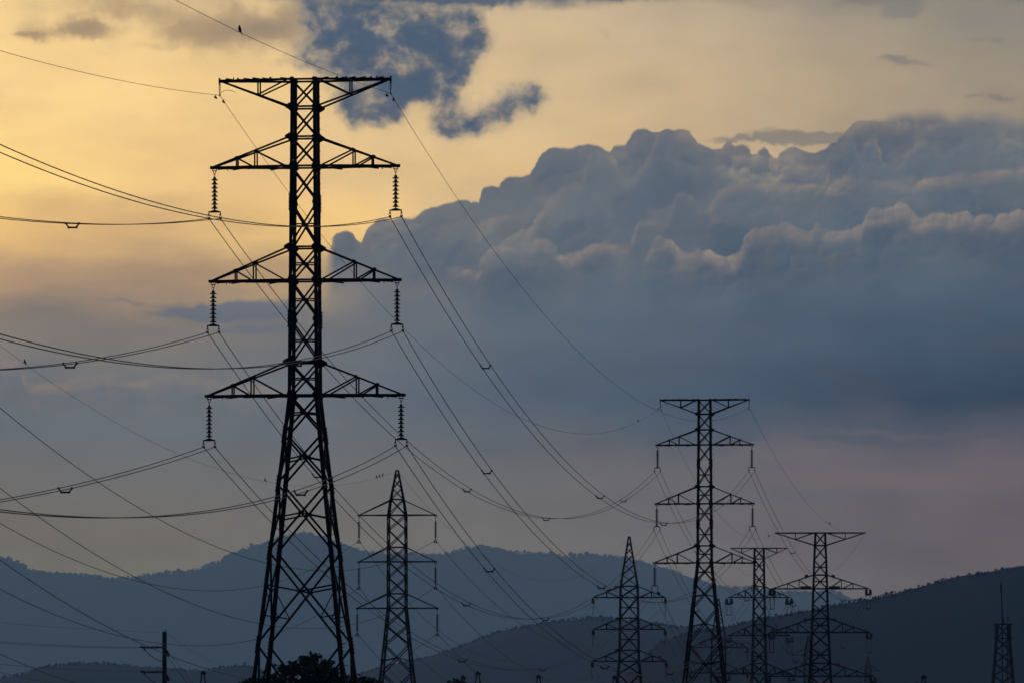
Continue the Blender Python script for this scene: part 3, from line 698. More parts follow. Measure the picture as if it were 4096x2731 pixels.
for pn, base, who in ((1, B1, 'largest pylon'), (2, B2, 'tall pylon')):
    for lv, hx, z in LEV:
        for s, sn in ((-1,'left'), (1,'right')):
            hang(INS1, base, A1, (s*hx, 0, z), f'eight insulator discs hanging from the {lv} {sn} arm of the {who}', 'insulator strings with twin clamps')
            ATT[pn, s, lv] = [world(base, A1, (s*hx+c[0], 0, z+c[2])) for c in CL1]
# earth-wire fittings at the top arms
def earth_fit(label, base, rz, p, s):
    root = empty('earth_wire_clamp'); mb = MB()
    z = 0
    for k in range(3):
        pts = [(.032*math.cos(a)*(1 if k % 2 else .4), .032*math.cos(a)*(.4 if k % 2 else 1), z-.055+.055*math.sin(a)) for a in [math.pi*2*i/10 for i in range(11)]]
        mb.tube(pts, .012, 5); z -= .09
    mb.tube([(0,0,z),(0,0,z-.12)], .018, 6); mb.build('chain', M_IRON, root)
    zc = z-.15; mb = MB(); mb.tube([(0,-.16,zc-.02),(0,-.05,zc),(0,.05,zc),(0,.16,zc-.02)], [.018,.035,.035,.018], 7)
    mb.build('clamp', M_IRON, root)
    for sy in (-1, 1):      # vibration dampers either side
        mb = MB(); c = Vector((-.04 if sy < 0 else .03, sy*.75, zc-.16)); mb.tube([(c.x,c.y-.13,c.z),(c.x,c.y+.13,c.z)], .012, 5); mb.bar(c, c+Vector((0,0,.09)), .03)
        for q in (-1,1): mb.ball(c+Vector((0,q*.13,-.01)), .042)
        mb.build('damper', M_IRON, root)
    if s < 0:
        mb = MB(); mb.tube([(0,0,zc),(.06,0,zc+.12),(.22,0,zc+.19),(.42,0,zc+.19),(.62,0,zc+.10)], .010, 5); mb.build('bonding_lead', M_IRON, root)
    root.location = world(base, rz, p); root.rotation_euler = (0,0,rz)
    tag(root, label, 'wire clamp', 'earth wire clamps'); return world(base, rz, Vector(p)+Vector((0,0,zc)))
EW = {}
for pn, base, who in ((1, B1, 'largest pylon'), (2, B2, 'tall pylon')):
    for s, sn in ((-1,'left'), (1,'right')):
        EW[pn, s] = earth_fit(f'small earth wire chain and clamp at the top {sn} tip of the {who}', base, A1, (s*3.32, 0, z1(322)-.12), s)

# ------------------------------------------------------------------ pointed pylon with short arms, centre
DA = 465.0
def za(y): return pz(y, DA)
def wa(p): return p*DA/F
specA = dict(L=.13, diag=.075, arm=.085, flare=za(2431), top=za(1996), mat=M_STEEL2,
    width=[(0,wa(200)),(za(2692),wa(122)),(za(2578),wa(100)),(za(2431),wa(72)),(za(2059),wa(70)),(za(1996),wa(51))],
    panels=[(za(2059),za(1996)),(za(2118),za(2059)),(za(2187),za(2118)),(za(2245),za(2187)),(za(2309),za(2245)),(za(2373),za(2309)),(za(2431),za(2373)),(za(2502),za(2431)),(za(2578),za(2502)),(za(2692),za(2578),'ha'),(za(2820),za(2692),'ha'),(.3,za(2820),'hv')],
    rings=[za(1996),za(2059),za(2187),za(2245),za(2373),za(2431)],
    arms=[(za(2059),za(1999),wa(156)*1.004,[],'up'),(za(2245),za(2187),wa(156)*1.004,[],'up'),(za(2431),za(2373),wa(163)*1.004,[],'up')],
    peak=(za(1996),za(1881),wa(9),[za(1996),za(1953),za(1918),za(1890)]))
AA = math.radians(-4.9); BA = Vector(((1589-CX)*DA/F, DA, 0))
PA = lattice('pylon', specA); PA.location = BA; PA.rotation_euler = (0,0,AA)
tag(PA, 'grey pointed pylon with three pairs of arms, just right of the largest pylon', 'pylon', 'lattice pylons')
INSA, CLA = insulator('insulator_string', 9, False, r=.135, pitch=.150, link=.42)
for lv, y, hx in (('upper',2059,wa(154)), ('middle',2245,wa(154)), ('lower',2431,wa(161))):
    for s, sn in ((-1,'left'), (1,'right')):
        p = (s*hx, 0, za(y)-.06)
        hang(INSA, BA, AA, p, f'slim insulator string hanging from the {lv} {sn} arm of the pointed grey pylon', 'insulator strings of the pointed grey pylon')
        ATT['A', s, lv] = [world(BA, AA, (p[0], 0, p[2]+CLA[0][2]))]
EW['A', 0] = BA + Vector((0, 0, za(1881)))

# ------------------------------------------------------------------ pointed tension pylon (and its like farther on)
DB = 720.0
def zb(y): return pz(y, DB)
def wb_(p): return p*DB/F
specB = dict(L=.22, diag=.12, arm=.13, flare=zb(2643), top=zb(2343), mat=M_STEEL2,
    width=[(0,wb_(150)),(zb(2694),wb_(88)),(zb(2643),wb_(78)),(zb(2388),wb_(70)),(zb(2343),wb_(68))],
    panels=[(zb(2388),zb(2343)),(zb(2470),zb(2388),'h'),(zb(2515),zb(2470)),(zb(2599),zb(2515),'h'),(zb(2643),zb(2599)),(zb(2694),zb(2643)),(zb(2790),zb(2694),'h'),(.3,zb(2790),'h')],
    rings=[zb(2343),zb(2388),zb(2470),zb(2515),zb(2599),zb(2643)],
    arms=[(zb(2388),zb(2343),wb_(145),[.5],'up'),(zb(2515),zb(2470),wb_(144),[.5],'up'),(zb(2643),zb(2599),wb_(148),[.5],'up')],
    peak=(zb(2343),zb(2145),wb_(5),[zb(2343),zb(2297),zb(2255),zb(2217),zb(2190),zb(2165)]))
BB = Vector(((2516.7-CX)*DB/F, DB, 0)); AB = math.radians(-4)
PB = lattice('pylon', specB); PB.location = BB; PB.rotation_euler = (0,0,AB)
tag(PB, 'dark pointed pylon with tension insulators and small coloured plates, left of the tall one', 'pylon', 'lattice pylons')
def phase_plate(root, p, w, h, m, label, tilt=.25):
    mb = MB(); p = Vector(p)
    mb.plate([p+Vector((a*w/2, -.1, b*h/2 + a*w/2*tilt)) for a, b in ((-1,-1),(1,-1),(1,1),(-1,1))], (0,1,0), .04)
    mb.bar(p+Vector((0,-.08,-h/2)), p+Vector((0,-.04,-h/2-.25)), .06)
    mb.build('phase_plate', m, root, label=label)
for (X, Y, m, c, sl) in ((2466,2348,M_YEL,'yellow',.3),(2434,2361,M_RED,'red',.3),(2635,2372,M_BLUE,'blue',-.3),(2468,2473,M_YEL,'yellow',.3),(2636,2500,M_ORG,'orange',-.3),(2468,2600,M_BLUE,'blue',.3),(2640,2628,M_RED,'red',-.3)):
    phase_plate(PB, ((X-2516.7)*DB/F, -1.0 if abs(X-2516.7) < 60 else -.5, zb(Y)), .42, .36, m, f'small {c} plate', sl)
STB, ENB = strain('tension_insulator', 8, False, math.radians(20), r=.15)
used_strain = []
def strain_at(proto, ends, base, rz, p, label, group, key):
    o = proto if proto not in used_strain else copy_tree(proto); used_strain.append(proto)
    o.location = world(base, rz, p); o.rotation_euler = (0,0,rz); tag(o, label, 'insulator', group)
    ATT[key[0]+'in', key[1], key[2]] = [world(base, rz, Vector(p)+ends[0])]; ATT[key[0]+'out', key[1], key[2]] = [world(base, rz, Vector(p)+ends[1])]
for lv, y, hx in (('upper',2388,145),('middle',2515,144),('lower',2643,148)):
    for s, sn in ((-1,'left'),(1,'right')):
        strain_at(STB, ENB, BB, AB, (s*wb_(hx), 0, zb(y)-.06), f'tension insulators with jumper on the {lv} {sn} arm of the pointed plated pylon', 'tension insulators of the pointed pylons', ('B', s, lv))
EW['B', 0] = BB + Vector((0,0,zb(2145)))
DE = 900.0; BE = Vector(((2874-CX)*DE/F, DE, -3.35))
PE = copy_tree(PB); PE.location = BE; PE.rotation_euler = (0,0,math.radians(-3))
tag(PE, 'pointed pylon half hidden behind the lower legs of the tall pylon right of centre', 'pylon', 'lattice pylons')
for lv, y, hx in (('upper',2388,145),('middle',2515,144),('lower',2643,148)):
    for s, sn in ((-1,'left'),(1,'right')):
        strain_at(STB, ENB, BE, math.radians(-3), (s*wb_(hx), 0, zb(y)-.06), f'tension insulators on the {lv} {sn} arm of the pylon behind the tall one', 'tension insulators of the pointed pylons', ('E', s, lv))
EW['E', 0] = BE + Vector((0,0,zb(2145)))
for X, Y, D, lab in ((3234,2540,1046,'faint pointed pylon seen between the two flat topped tension pylons'), (3472,2624,1500,'faint tiny pointed pylon under the right arms of the rightmost flat topped pylon')):
    o = copy_tree(PA); o.location = ((X-CX)*D/F, D, pz(Y, D)-za(1881)); o.rotation_euler = (0,0,math.radians(8)); tag(o, lab, 'pylon', 'lattice pylons')

# ------------------------------------------------------------------ flat topped tension pylons, right
D3 = 587.0
def z3(y): return pz(y, D3)
def w3(p): return p*D3/F
spec3 = dict(L=.20, diag=.115, arm=.115, flare=z3(2528), top=z3(2130), mat=M_STEEL,
    width=[(0,w3(150)),(z3(2703),w3(84)),(z3(2528),w3(68)),(z3(2353),w3(57)),(z3(2235),w3(49)),(z3(2130),w3(40))],
    panels=[(z3(2180),z3(2130)),(z3(2238),z3(2180)),(z3(2298),z3(2238),'h'),(z3(2353),z3(2298),'h'),(z3(2412),z3(2353)),(z3(2472),z3(2412),'h'),(z3(2528),z3(2472),'h'),(z3(2588),z3(2528)),(z3(2651),z3(2588),'h'),(z3(2703),z3(2651),'h'),(z3(2780),z3(2703),'h'),(z3(2860),z3(2780),'h'),(.3,z3(2860),'h')],
    rings=[z3(2130),z3(2180),z3(2298),z3(2353),z3(2472),z3(2528),z3(2651),z3(2703)],
    arms=[(z3(2130),z3(2180),w3(179.5),[.5],'down'),(z3(2353),z3(2298),w3(194),[.34,.62],'up'),(z3(2528),z3(2472),w3(197),[.34,.62],'up'),(z3(2703),z3(2651),w3(212),[.34,.62],'up')])
B3 = Vector(((3281-CX)*D3/F, D3, 0)); A3 = math.radians(-3.5)
P3 = lattice('pylon', spec3); P3.location = B3; P3.rotation_euler = (0,0,A3)
tag(P3, 'rightmost flat topped pylon, wide arms with coloured plates and two yellow boards', 'pylon', 'lattice pylons')
for (X, Y, m, c, sl) in ((3226,2303,M_RED,'red',.28),(3333,2303,M_YEL,'yellow',-.28),(3222,2477,M_BLUE,'blue',.28),(3339,2477,M_BLUE,'blue',-.28),(3211,2654,M_YEL,'yellow',.28),(3353,2655,M_RED,'red',-.28)):
    phase_plate(P3, ((X-3281)*D3/F, -.7, z3(Y)), .36, .26, m, f'small {c} plate', sl)
for s in (-1, 1):
    mb = MB(); a, b = (s*w3(34.5), s*w3(80)); mb.bar((a,-.62,z3(2348)), (b,-.46,z3(2348)), .05, w3(10)); mb.build('sign_board', M_YEL, P3, label='long yellow board on the upper arm')
ST3, EN3 = strain('tension_insulator', 8, True, math.radians(17), r=.15, gap=.42)
for lv, y, hx in (('upper',2353,192),('middle',2528,195),('lower',2703,210)):
    for s, sn in ((-1,'left'),(1,'right')):
        strain_at(ST3, EN3, B3, A3, (s*w3(hx), 0, z3(y)-.06), f'twin tension insulators with jumper on the {lv} {sn} arm of the rightmost pylon', 'twin tension insulators', ('3', s, lv))
for s in (-1,1): EW['3', s] = world(B3, A3, (s*w3(179), 0, z3(2130)))
D4 = 760.0
def z4(y): return pz(y, D4)
def w4(p): return p*D4/F
spec4 = dict(L=.20, diag=.11, arm=.115, flare=z4(2540), top=z4(2191), mat=M_STEEL2,
    width=[(0,w4(100)),(z4(2694),w4(56)),(z4(2540),w4(49)),(z4(2388),w4(43)),(z4(2191),w4(37))],
    panels=[(z4(2234),z4(2191)),(z4(2289),z4(2234),'h'),(z4(2344),z4(2289),'h'),(z4(2388),z4(2344)),(z4(2442),z4(2388)),(z4(2497),z4(2442),'h'),(z4(2540),z4(2497),'h'),(z4(2596),z4(2540)),(z4(2652),z4(2596),'h'),(z4(2694),z4(2652),'h'),(z4(2780),z4(2694),'h'),(.3,z4(2780),'h')],
    rings=[z4(2191),z4(2234),z4(2344),z4(2388),z4(2497),z4(2540),z4(2652),z4(2694)],
    arms=[(z4(2191),z4(2234),w4(114),[.55],'down'),(z4(2388),z4(2344),w4(122),[.34,.62],'up'),(z4(2540),z4(2497),w4(124),[.34,.62],'up'),(z4(2694),z4(2652),w4(131),[.34,.62],'up')])
B4 = Vector(((3036.5-CX)*D4/F, D4, 0)); A4 = math.radians(2)
P4 = lattice('pylon', spec4); P4.location = B4; P4.rotation_euler = (0,0,A4)
tag(P4, 'narrow flat topped pylon standing between the tall pylon and the rightmost one', 'pylon', 'lattice pylons')
ST4, EN4 = strain('tension_insulator', 9, True, math.radians(24), M_GLASS, gap=.62, r=.17)
for lv, y, hx in (('upper',2388,121),('middle',2540,123),('lower',2694,130)):
    for s, sn in ((-1,'left'),(1,'right')):
        strain_at(ST4, EN4, B4, A4, (s*w4(hx), 0, z4(y)-.06), f'pale grey tension insulators on the {lv} {sn} arm of the narrow flat pylon', 'pale tension insulators', ('4', s, lv))
for s in (-1,1): EW['4', s] = world(B4, A4, (s*w4(113), 0, z4(2191)))

# ------------------------------------------------------------------ wires
def tpx(P, Q, x):      # parameter of the vertical plane P-Q under photo column x
    k = (x-CX)/F; dx_, dy_ = Q.x-P.x, Q.y-P.y
    return (k*P.y - P.x)/(dx_ - k*dy_)
def fit_sag(P, Q, obs):
    n = d = 0
    for x, y in obs:
        t = tpx(P, Q, x); D = P.y+(Q.y-P.y)*t; zo = pz(y, D); zl = P.z+(Q.z-P.z)*t; w_ = 4*t*(1-t)
        n += w_*(zl-zo); d += w_*w_
    return n/d
def sag_pt(P, Q, s, t):
    p = P.lerp(Q, t); p.z -= 4*s*t*(1-t); return p
class Span:
    """parabola from P towards (and beyond) a direction; f(t) for t in 0..1"""
    def __init__(s, P, Q, sag): s.P, s.Q, s.sag = P, Q, sag
    def at(s, t, off=0.0):
        p = sag_pt(s.P, s.Q, s.sag, t)
        if off:
            d = Vector((s.Q.x-s.P.x, s.Q.y-s.P.y, 0)).normalized(); p = p + Vector((d.y, -d.x, 0))*off
        return p
def spacer_mesh(gap):
    mb = MB(); g = gap/2
    for s in (-1,1):
        mb.tube([(s*g,-.05,0),(s*g,.05,0)], .040, 8); mb.tube([(s*g,0,-.01),(s*g*.62,0,-.12)], .026, 6); mb.ball((s*g*.6,0,-.135), .042)
    mb.tube([(-g*.6,0,-.135),(g*.6,0,-.135)], .030, 6)
    return mb.mesh('spacer', M_IRON, True)
SPM = spacer_mesh(.444)
def bundle(sp, label, spx=(), n=72, r=.0155, group='twin conductors', t1=1.0, sp_t=(), gap=.444):
    root = empty('twin_conductor', sp.P)
    for s in (-1, 1):
        mb = MB(); mb.tube([sp.at(t1*i/n, s*gap/2) - sp.P for i in range(n+1)], r, 5); mb.build('conductor', M_WIRE, root, True)
    rz = math.atan2(sp.Q.y-sp.P.y, sp.Q.x-sp.P.x) - math.pi/2
    for t in [tpx(sp.P, sp.Q, x) for x in spx] + list(sp_t):
        o = bpy.data.objects.new('spacer', SPM); C.objects.link(o); o.parent = root; o.location = sp.at(t) - sp.P; o.rotation_euler = (0,0,rz)
    tag(root, label, 'power line', group)
def single(sp, label, r=.012, n=60, group='single power lines', t0=0.0, t1=1.0, cat='power line', name='power_line'):
    mb = MB(); mb.tube([sp.at(t0+(t1-t0)*i/n) - sp.P for i in range(n+1)], r, 5)
    o = mb.build(name, M_WIRE, None, True); o.location = sp.P; tag(o, label, cat, group); return o
LEVN = ('upper','middle','lower'); SN = {-1:'left', 1:'right'}
def mid(key):
    p = ATT[key]; return (p[0]+p[-1])/2
# spans from the previous pylon, which stands behind and left of the camera
def open_span(P, k, obs, sweep=None):
    """fit z = z0 - a s + b s^2 along the plan direction back from P; returns a span ending at the far pylon's height"""
    S = []
    for x, y in obs:
        kk = (x-CX)/F; s = (P.x - kk*P.y)/(k - kk); D = P.y - s; S.append((s, P.z - pz(y, D)))
    s11 = sum(s*s for s, _ in S); s12 = sum(s**3 for s, _ in S); s22 = sum(s**4 for s, _ in S)
    r1 = sum(s*d for s, d in S); r2 = sum(s*s*d for s, d in S)
    det = s11*s22 - s12*s12; a = (r1*s22 - r2*s12)/det; b = -(s11*r2 - s12*r1)/det
    Lx = a/b if b > 1e-6 else 190.0; Lx = min(max(Lx, 60), 215)
    q = Vector((P.x - k*Lx, P.y - Lx, P.z - a*Lx + b*Lx*Lx)); print('span', round(a,4), round(b,6), round(Lx,1), [round((P.z-(a*s-b*s*s)) - (P.z-d), 2) for s, d in S])
    return Span(P, q, b*Lx*Lx/4)
k1 = math.tan(math.radians(6.2))
OBS_IN = {(1,'upper'): [(0,596),(287,709),(574,804),(804,868),(1201,905)], (-1,'upper'): [(0,871),(287,895),(435,898)],
  (1,'middle'): [(0,1347),(255,1407),(510,1452),(765,1472),(1000,1469),(1202,1445)], (-1,'middle'): [(0,1477),(230,1462),(434,1428)],
  (1,'lower'): [(0,2043),(255,2061),(510,2070),(1000,2018),(1092,1992)], (-1,'lower'): [(0,2001),(255,1954),(510,1889)]}
SPX_IN = {(1,'upper'): (), (-1,'upper'): (290,), (1,'middle'): (1188,), (-1,'middle'): (280,), (1,'lower'): (1203,), (-1,'lower'): (261,)}
for (s, lv), ob in OBS_IN.items():
    sp = open_span(mid((1, s, lv)), k1, ob)
    bundle(sp, f'twin conductor from the {lv} {SN[s]} arm of the largest pylon off the left edge', SPX_IN[s, lv], 110)
for s, ob in ((1, [(705,0),(954,131),(1266,270),(1415,316)]), (-1, [(0,203),(287,281),(574,339)])):
    sp = open_span(EW[1, s], k1, ob); single(sp, f'earth wire rising to upper left from the top {SN[s]} tip of the largest pylon', .009, 110, 'earth wires')
    if s == 1: SP_BIRD = sp
OBS_12 = {(1,'upper'): [(1942,1456),(2252,1845),(2398,1981),(2666,2094)], (-1,'upper'): [(1868,1956),(2185,2070),(2495,1995)],
  (1,'middle'): [(1947,1879),(2011,1956),(2080,2044),(2400,2339),(2666,2411)], (-1,'middle'): [(1271,2257),(1859,2339),(2179,2408),(2423,2352)],
  (1,'lower'): [(1960,2271),(2019,2336),(2417,2659),(2677,2694)], (-1,'lower'): [(1414,2373),(1848,2637),(2168,2671)]}
SPX_12 = {(1,'upper'): (1942,2400,2655), (-1,'upper'): (1868,2185,2494), (1,'middle'): (1947,2405), (-1,'middle'): (1271,1865,2181), (1,'lower'): (1958,2418,2680), (-1,'lower'): (1848,2170)}
for (s, lv), ob in OBS_12.items():
    P, Q = mid((1, s, lv)), mid((2, s, lv)); sg = fit_sag(P, Q, ob); print('12', s, lv, round(sg, 2))
    bundle(Span(P, Q, sg), f'twin conductor from the {lv} {SN[s]} arm of the largest to the tall pylon', SPX_12[s, lv])
SPE = {}
for s, ob in ((1, [(2190,1278),(2386,1483),(2581,1610),(2776,1678)]), (-1, [(1800,1483),(2073,1669),(2327,1734),(2552,1678)])):
    P, Q = EW[1, s], EW[2, s]; SPE[s] = Span(P, Q, fit_sag(P, Q, ob)); single(SPE[s], f'earth wire between the top {SN[s]} tips of the largest and the tall pylon', .009, 80, 'earth wires')
OBS_23 = {(1,'upper'): [(3119,2119),(3242,2304),(3400,2399)], (1,'middle'): [(3074,2242),(3400,2587)], (-1,'upper'): [(2737,2114),(2880,2323)], (-1,'middle'): [(2734,2347)], (-1,'lower'): [(2723,2563)]}
for s in (1, -1):
    for lv in LEVN:
        P, Q = mid((2, s, lv)), mid(('3in', s, lv)); sg = fit_sag(P, Q, OBS_23[s, lv]) if (s, lv) in OBS_23 else 4.0; print('23', s, lv, round(sg, 2))
        sg = min(max(sg, 2.5), 6)
        bundle(Span(P, Q, sg), f'twin conductor from the {lv} {SN[s]} arm of the tall to the rightmost pylon', (), 48, sp_t=(.28,.72))
        P, Q = mid(('3out', s, lv)), mid(('4in', s, lv))
        bundle(Span(P, Q, 5.0), f'twin conductor between the {lv} {SN[s]} arms of the two flat topped pylons', (), 40, sp_t=(.5,))
        P = mid(('4out', s, lv)); Q = P + Vector((-9 + s*1.5, 120, -P.z+7.5))
        bundle(Span(P, Q, 3.0), f'twin conductor sloping down from the {lv} {SN[s]} arm of the narrow flat pylon', (), 30)
for s, ob in ((1, [(3318,2096)]), (-1, [(2880,2062)])):
    P, Q = EW[2, s], EW['3', s]; SPE[s, 2] = Span(P, Q, min(max(fit_sag(P, Q, ob), 1.5), 5)); single(SPE[s, 2], f'earth wire from the top {SN[s]} tip of the tall pylon to the rightmost', .009, 50, 'earth wires')
    single(Span(EW['3', s], EW['4', s], 4.0), f'earth wire between the top {SN[s]} tips of the two flat topped pylons', .009, 40, 'earth wires')
# the line of the pointed pylons
OBS_A = {(1,'upper'): [(0,1637),(374,1909),(958,2208),(1299,2289),(1474,2272)], (-1,'upper'): [(17,2100),(829,2364),(1048,2341),(1175,2304)],
  (1,'middle'): [(0,1947),(204,2100),(595,2340),(1000,2485),(1243,2510),(1500,2470)], (-1,'middle'): [(0,2353),(519,2555),(778,2582),(1000,2557)],
  (1,'lower'): [(0,2236),(591,2587),(978,2708)], (-1,'lower'): [(0,2614),(298,2729)]}
kA = .085
for (s, lv), ob in OBS_A.items():
    sp = open_span(mid(('A', s, lv)), kA, ob); single(sp, f'single conductor from the {lv} {SN[s]} arm of the pointed grey pylon off the left edge', .019, 100)
spg = open_span(EW['A', 0], kA, [(0,1384),(99,1456),(784,1829),(1062,1928),(1254,1950),(1515,1911)]); single(spg, 'thin earth wire from the peak of the pointed grey pylon off the left edge', .008, 100, 'earth wires')
OBS_AB = {(1,'upper'): [(1859,2300),(1953,2391),(2091,2505),(2229,2565),(2351,2583),(2434,2571)], (-1,'upper'): [(1542,2306),(1654,2433),(1842,2585),(2008,2640),(2119,2621)], (1,'middle'): [(1914,2538),(2119,2681)], (-1,'middle'): [(1643,2598)], (1,'lower'): [(1914,2698)]}
for s in (1, -1):
    for lv in LEVN:
        P, Q = mid(('A', s, lv)), mid(('Bin', s, lv)); sg = fit_sag(P, Q, OBS_AB[s, lv]) if (s, lv) in OBS_AB else 8.0; print('AB', s, lv, round(sg, 2))
        single(Span(P, Q, sg), f'single conductor between {lv} {SN[s]} arms of the pointed grey and the plated pylon', .018, 60)
        single(Span(mid(('Bout', s, lv)), mid(('Ein', s, lv)), 5.5), f'single conductor running right from the {lv} {SN[s]} arm of the pointed plated pylon', .015, 40)
        P = mid(('Eout', s, lv)); single(Span(P, P+Vector((12,150,-3)), 4.5), f'single conductor beyond the {lv} {SN[s]} arm of the pylon behind the tall one', .015, 30)
single(Span(EW['A',0], EW['B',0], fit_sag(EW['A',0], EW['B',0], [(1860,2170),(2050,2290)])), 'thin earth wire between the peaks of the two pointed pylons', .008, 60, 'earth wires')
single(Span(EW['B',0], EW['E',0], 4.0), 'thin earth wire running on from the peak of the pointed pylon with coloured plates', .008, 40, 'earth wires')

# ------------------------------------------------------------------ birds
def bird(name, p, size, tilt, yaw, label, group=None, breast=False):
    """one continuous body: tail, back, breast, head and beak, perched with its feet on the wire"""
    path = [(-.62,0,-.30,.02,.012),(-.45,0,-.18,.055,.016),(-.28,0,-.05,.085,.04),(-.12,0,.06,.15,.13),(.02,0,.17,.185,.18),(.12,0,.28,.165,.17),(.17,0,.385,.115,.12),(.20,0,.45,.105,.105),(.235,0,.51,.085,.085),(.27,0,.545,.04,.045),(.30,0,.535,.028,.026),(.36,0,.515,.004,.004)]
    mb = MB(); n = 12
    for i, (x, y, z, a, b) in enumerate(path):
        q = path[min(i+1, len(path)-1)]; r = path[max(i-1, 0)]
        t = Vector((q[0]-r[0], 0, q[2]-r[2])).normalized(); u = Vector((-t.z, 0, t.x))
        for k in range(n):
            an = 2*math.pi*k/n; mb.v.append((Vector((x, y, z)) + Vector((0,1,0))*a*math.cos(an) + u*b*math.sin(an))*size)
    for i in range(len(path)-1):
        for k in range(n): mb.f.append((i*n+k, i*n+(k+1) % n, (i+1)*n+(k+1) % n, (i+1)*n+k))
    mb.f.append(tuple(range(n))[::-1]); mb.f.append(tuple((len(path)-1)*n+k for k in range(n)))
    for s in (-1, 1): mb.tube([Vector((.02,s*.06,.04))*size, Vector((.03,s*.06,-.10))*size], .018*size, 5)
    me = mb.mesh(name, M_FEATHER, True)
    if breast:
        me.materials.append(M_BREAST)
        for f in me.polygons:
            c = f.center/size
            if -.02 < c.x < .30 and c.z < .46 and f.normal.x > .35: f.material_index = 1
    o = bpy.data.objects.new(name, me); C.objects.link(o)
    o.location = p + Vector((0,0,.10*size)); o.rotation_euler = (0, tilt, yaw); tag(o, label, 'bird', group)
def on(sp, x): return sp.at(tpx(sp.P, sp.Q, x))
bird('bird', on(SP_BIRD, 957), .30, math.radians(-28), math.radians(165), 'bird with pale breast perched on the earth wire at the upper left', None, True)
for x, lab in ((99,'small dark bird perched on the faint earth wire at the far left'), (1060,'small dark bird on a faint wire just left of the largest pylon legs'), (1506,'leftmost of three small birds in a row beside the pointed grey pylon'), (1517,'middle one of three small birds in a row beside the pointed grey pylon'), (1531,'rightmost of three small birds in a row beside the pointed grey pylon')):
    bird('bird', on(spg, x), .30, math.radians(-20), math.radians(190 if x != 1531 else 10), lab, 'birds on the wires')
bird('bird', on(SPE[-1], 2552), .24, math.radians(-20), math.radians(180), 'tiny dark bird perched on the earth wire left of the tall pylon', 'birds on the wires')
bird('bird', on(SPE[1, 2], 3318), .30, math.radians(-20), math.radians(180), 'tiny dark bird on the earth wire between the tall pylon and the rightmost pylon', 'birds on the wires')
bird('bird', on(SPE[-1, 2], 3075), .32, math.radians(-20), math.radians(180), 'tiny dark bird on a wire above the narrow flat topped pylon', 'birds on the wires')

# ------------------------------------------------------------------ line pole at the lower left
DP = 500.0; KP = DP/F
bp = Vector(((658-CX)*KP, DP, 0)); pole = empty('utility_pole', bp)
tag(pole, 'dark round concrete utility pole with two side insulators, lower left', 'pole')
ztop = pz(2526, DP)
mb = MB(); mb.lathe([(.24,-.5),(.235,0),(.19,ztop-.1),(.195,ztop-.08),(.195,ztop),(.08,ztop+.05)], (0,0,0), 14); mb.build('shaft', M_CONC, pole, True)
mb = MB(); mb.tube([(.09,0,ztop),(.09,0,ztop+.25)], .035, 6); mb.build('top_pin', M_IRON, pole)
for i, y in enumerate((2587, 2685)):
    z = pz(y, DP); mb = MB(); mb.tube([(-.18,0,z),(-.42,0,z)], .06, 6); mb.build('bracket', M_IRON, pole)
    ins = empty('side_insulator', bp + Vector((-.42,0,z))); tag(ins, f'{"upper" if i == 0 else "lower"} black ribbed insulator sticking out left from the utility pole', 'insulator', 'side insulators of the utility pole')
    mb = MB(); prof = [(.05,0)]
    for k in range(11): prof += [(.05,.03+.108*k),(.14,.06+.108*k),(.13,.09+.108*k),(.05,.115+.108*k)]
    prof += [(.04,1.35)]
    mb.lathe(prof, (0,0,0), 10, Vector((-1,0,-.02)).to_track_quat('Z','Y').to_matrix()); mb.build('ribbed_rod', M_IRON, ins)
    mb = MB(); mb.bar((-1.3,0,0), (-1.72,0,.02), .12, .16); mb.tube([(-1.45,0,0),(-1.25,0,-.28)], .07, 6); mb.build('end_clamp', M_IRON, ins)
    for q in (0, 1):
        mb = MB(); pts = []
        for k in range(15):
            t = k/14; pts.append((-1.3+1.55*t, -.1*q, -.25 - (.9+.14*q)*math.sin(t*math.pi/2)*(1 - .0*t)))
        mb.tube(pts, .018, 5); mb.build('jumper', M_WIRE, ins)
    e = bp + Vector((-.42-1.7, 0, z))
    for q in ((0, 1) if i == 0 else (0,)):
        Q = px(-150, (2550 if i == 0 else 2639)+q*8, DP-60); single(Span(e+Vector((0,0,-.06*q)), Q, .18), (('upper wire' if q == 0 else 'second wire') + ' of the pair running left from the utility pole') if i == 0 else 'lone lower wire running left from the utility pole', .016, 24, 'wires of the utility pole')
    for q in (0, 1):      # wires leaving to the right and down
        a = bp + Vector((.22, 0, z-.75)); Q = a + Vector((4.5+q*.8, 26, -z*.72)); single(Span(a+Vector((0,0,.5*q)), Q, .25), f'{"steeper" if q == 0 else "flatter"} wire dropping right from the {"upper" if i == 0 else "lower"} insulator level of the utility pole', .02 if q == 0 else .012, 16, 'wires of the utility pole')
    mb = MB(); a = Vector((.22, -.05, z-.25)); mb.tube([a, a+Vector((.16,0,-.55))], [.05,.14], 8); mb.build('drop_insulator', M_IRON, pole)
single(Span(px(632,2527,DP), px(-150,2474,DP-60), .15), 'faint top wire running left from the head of the utility pole', .010, 24, 'wires of the utility pole')
single(Span(px(664,2529,DP), px(1060,2700,DP+90), .9), 'faint top wire running right from the head of the utility pole', .010, 24, 'wires of the utility pole')
single(Span(px(-150,2652,DP-80), px(520,2775,DP-20), .25), 'lowest thin wire at the lower left corner', .018, 24, 'wires of the utility pole')

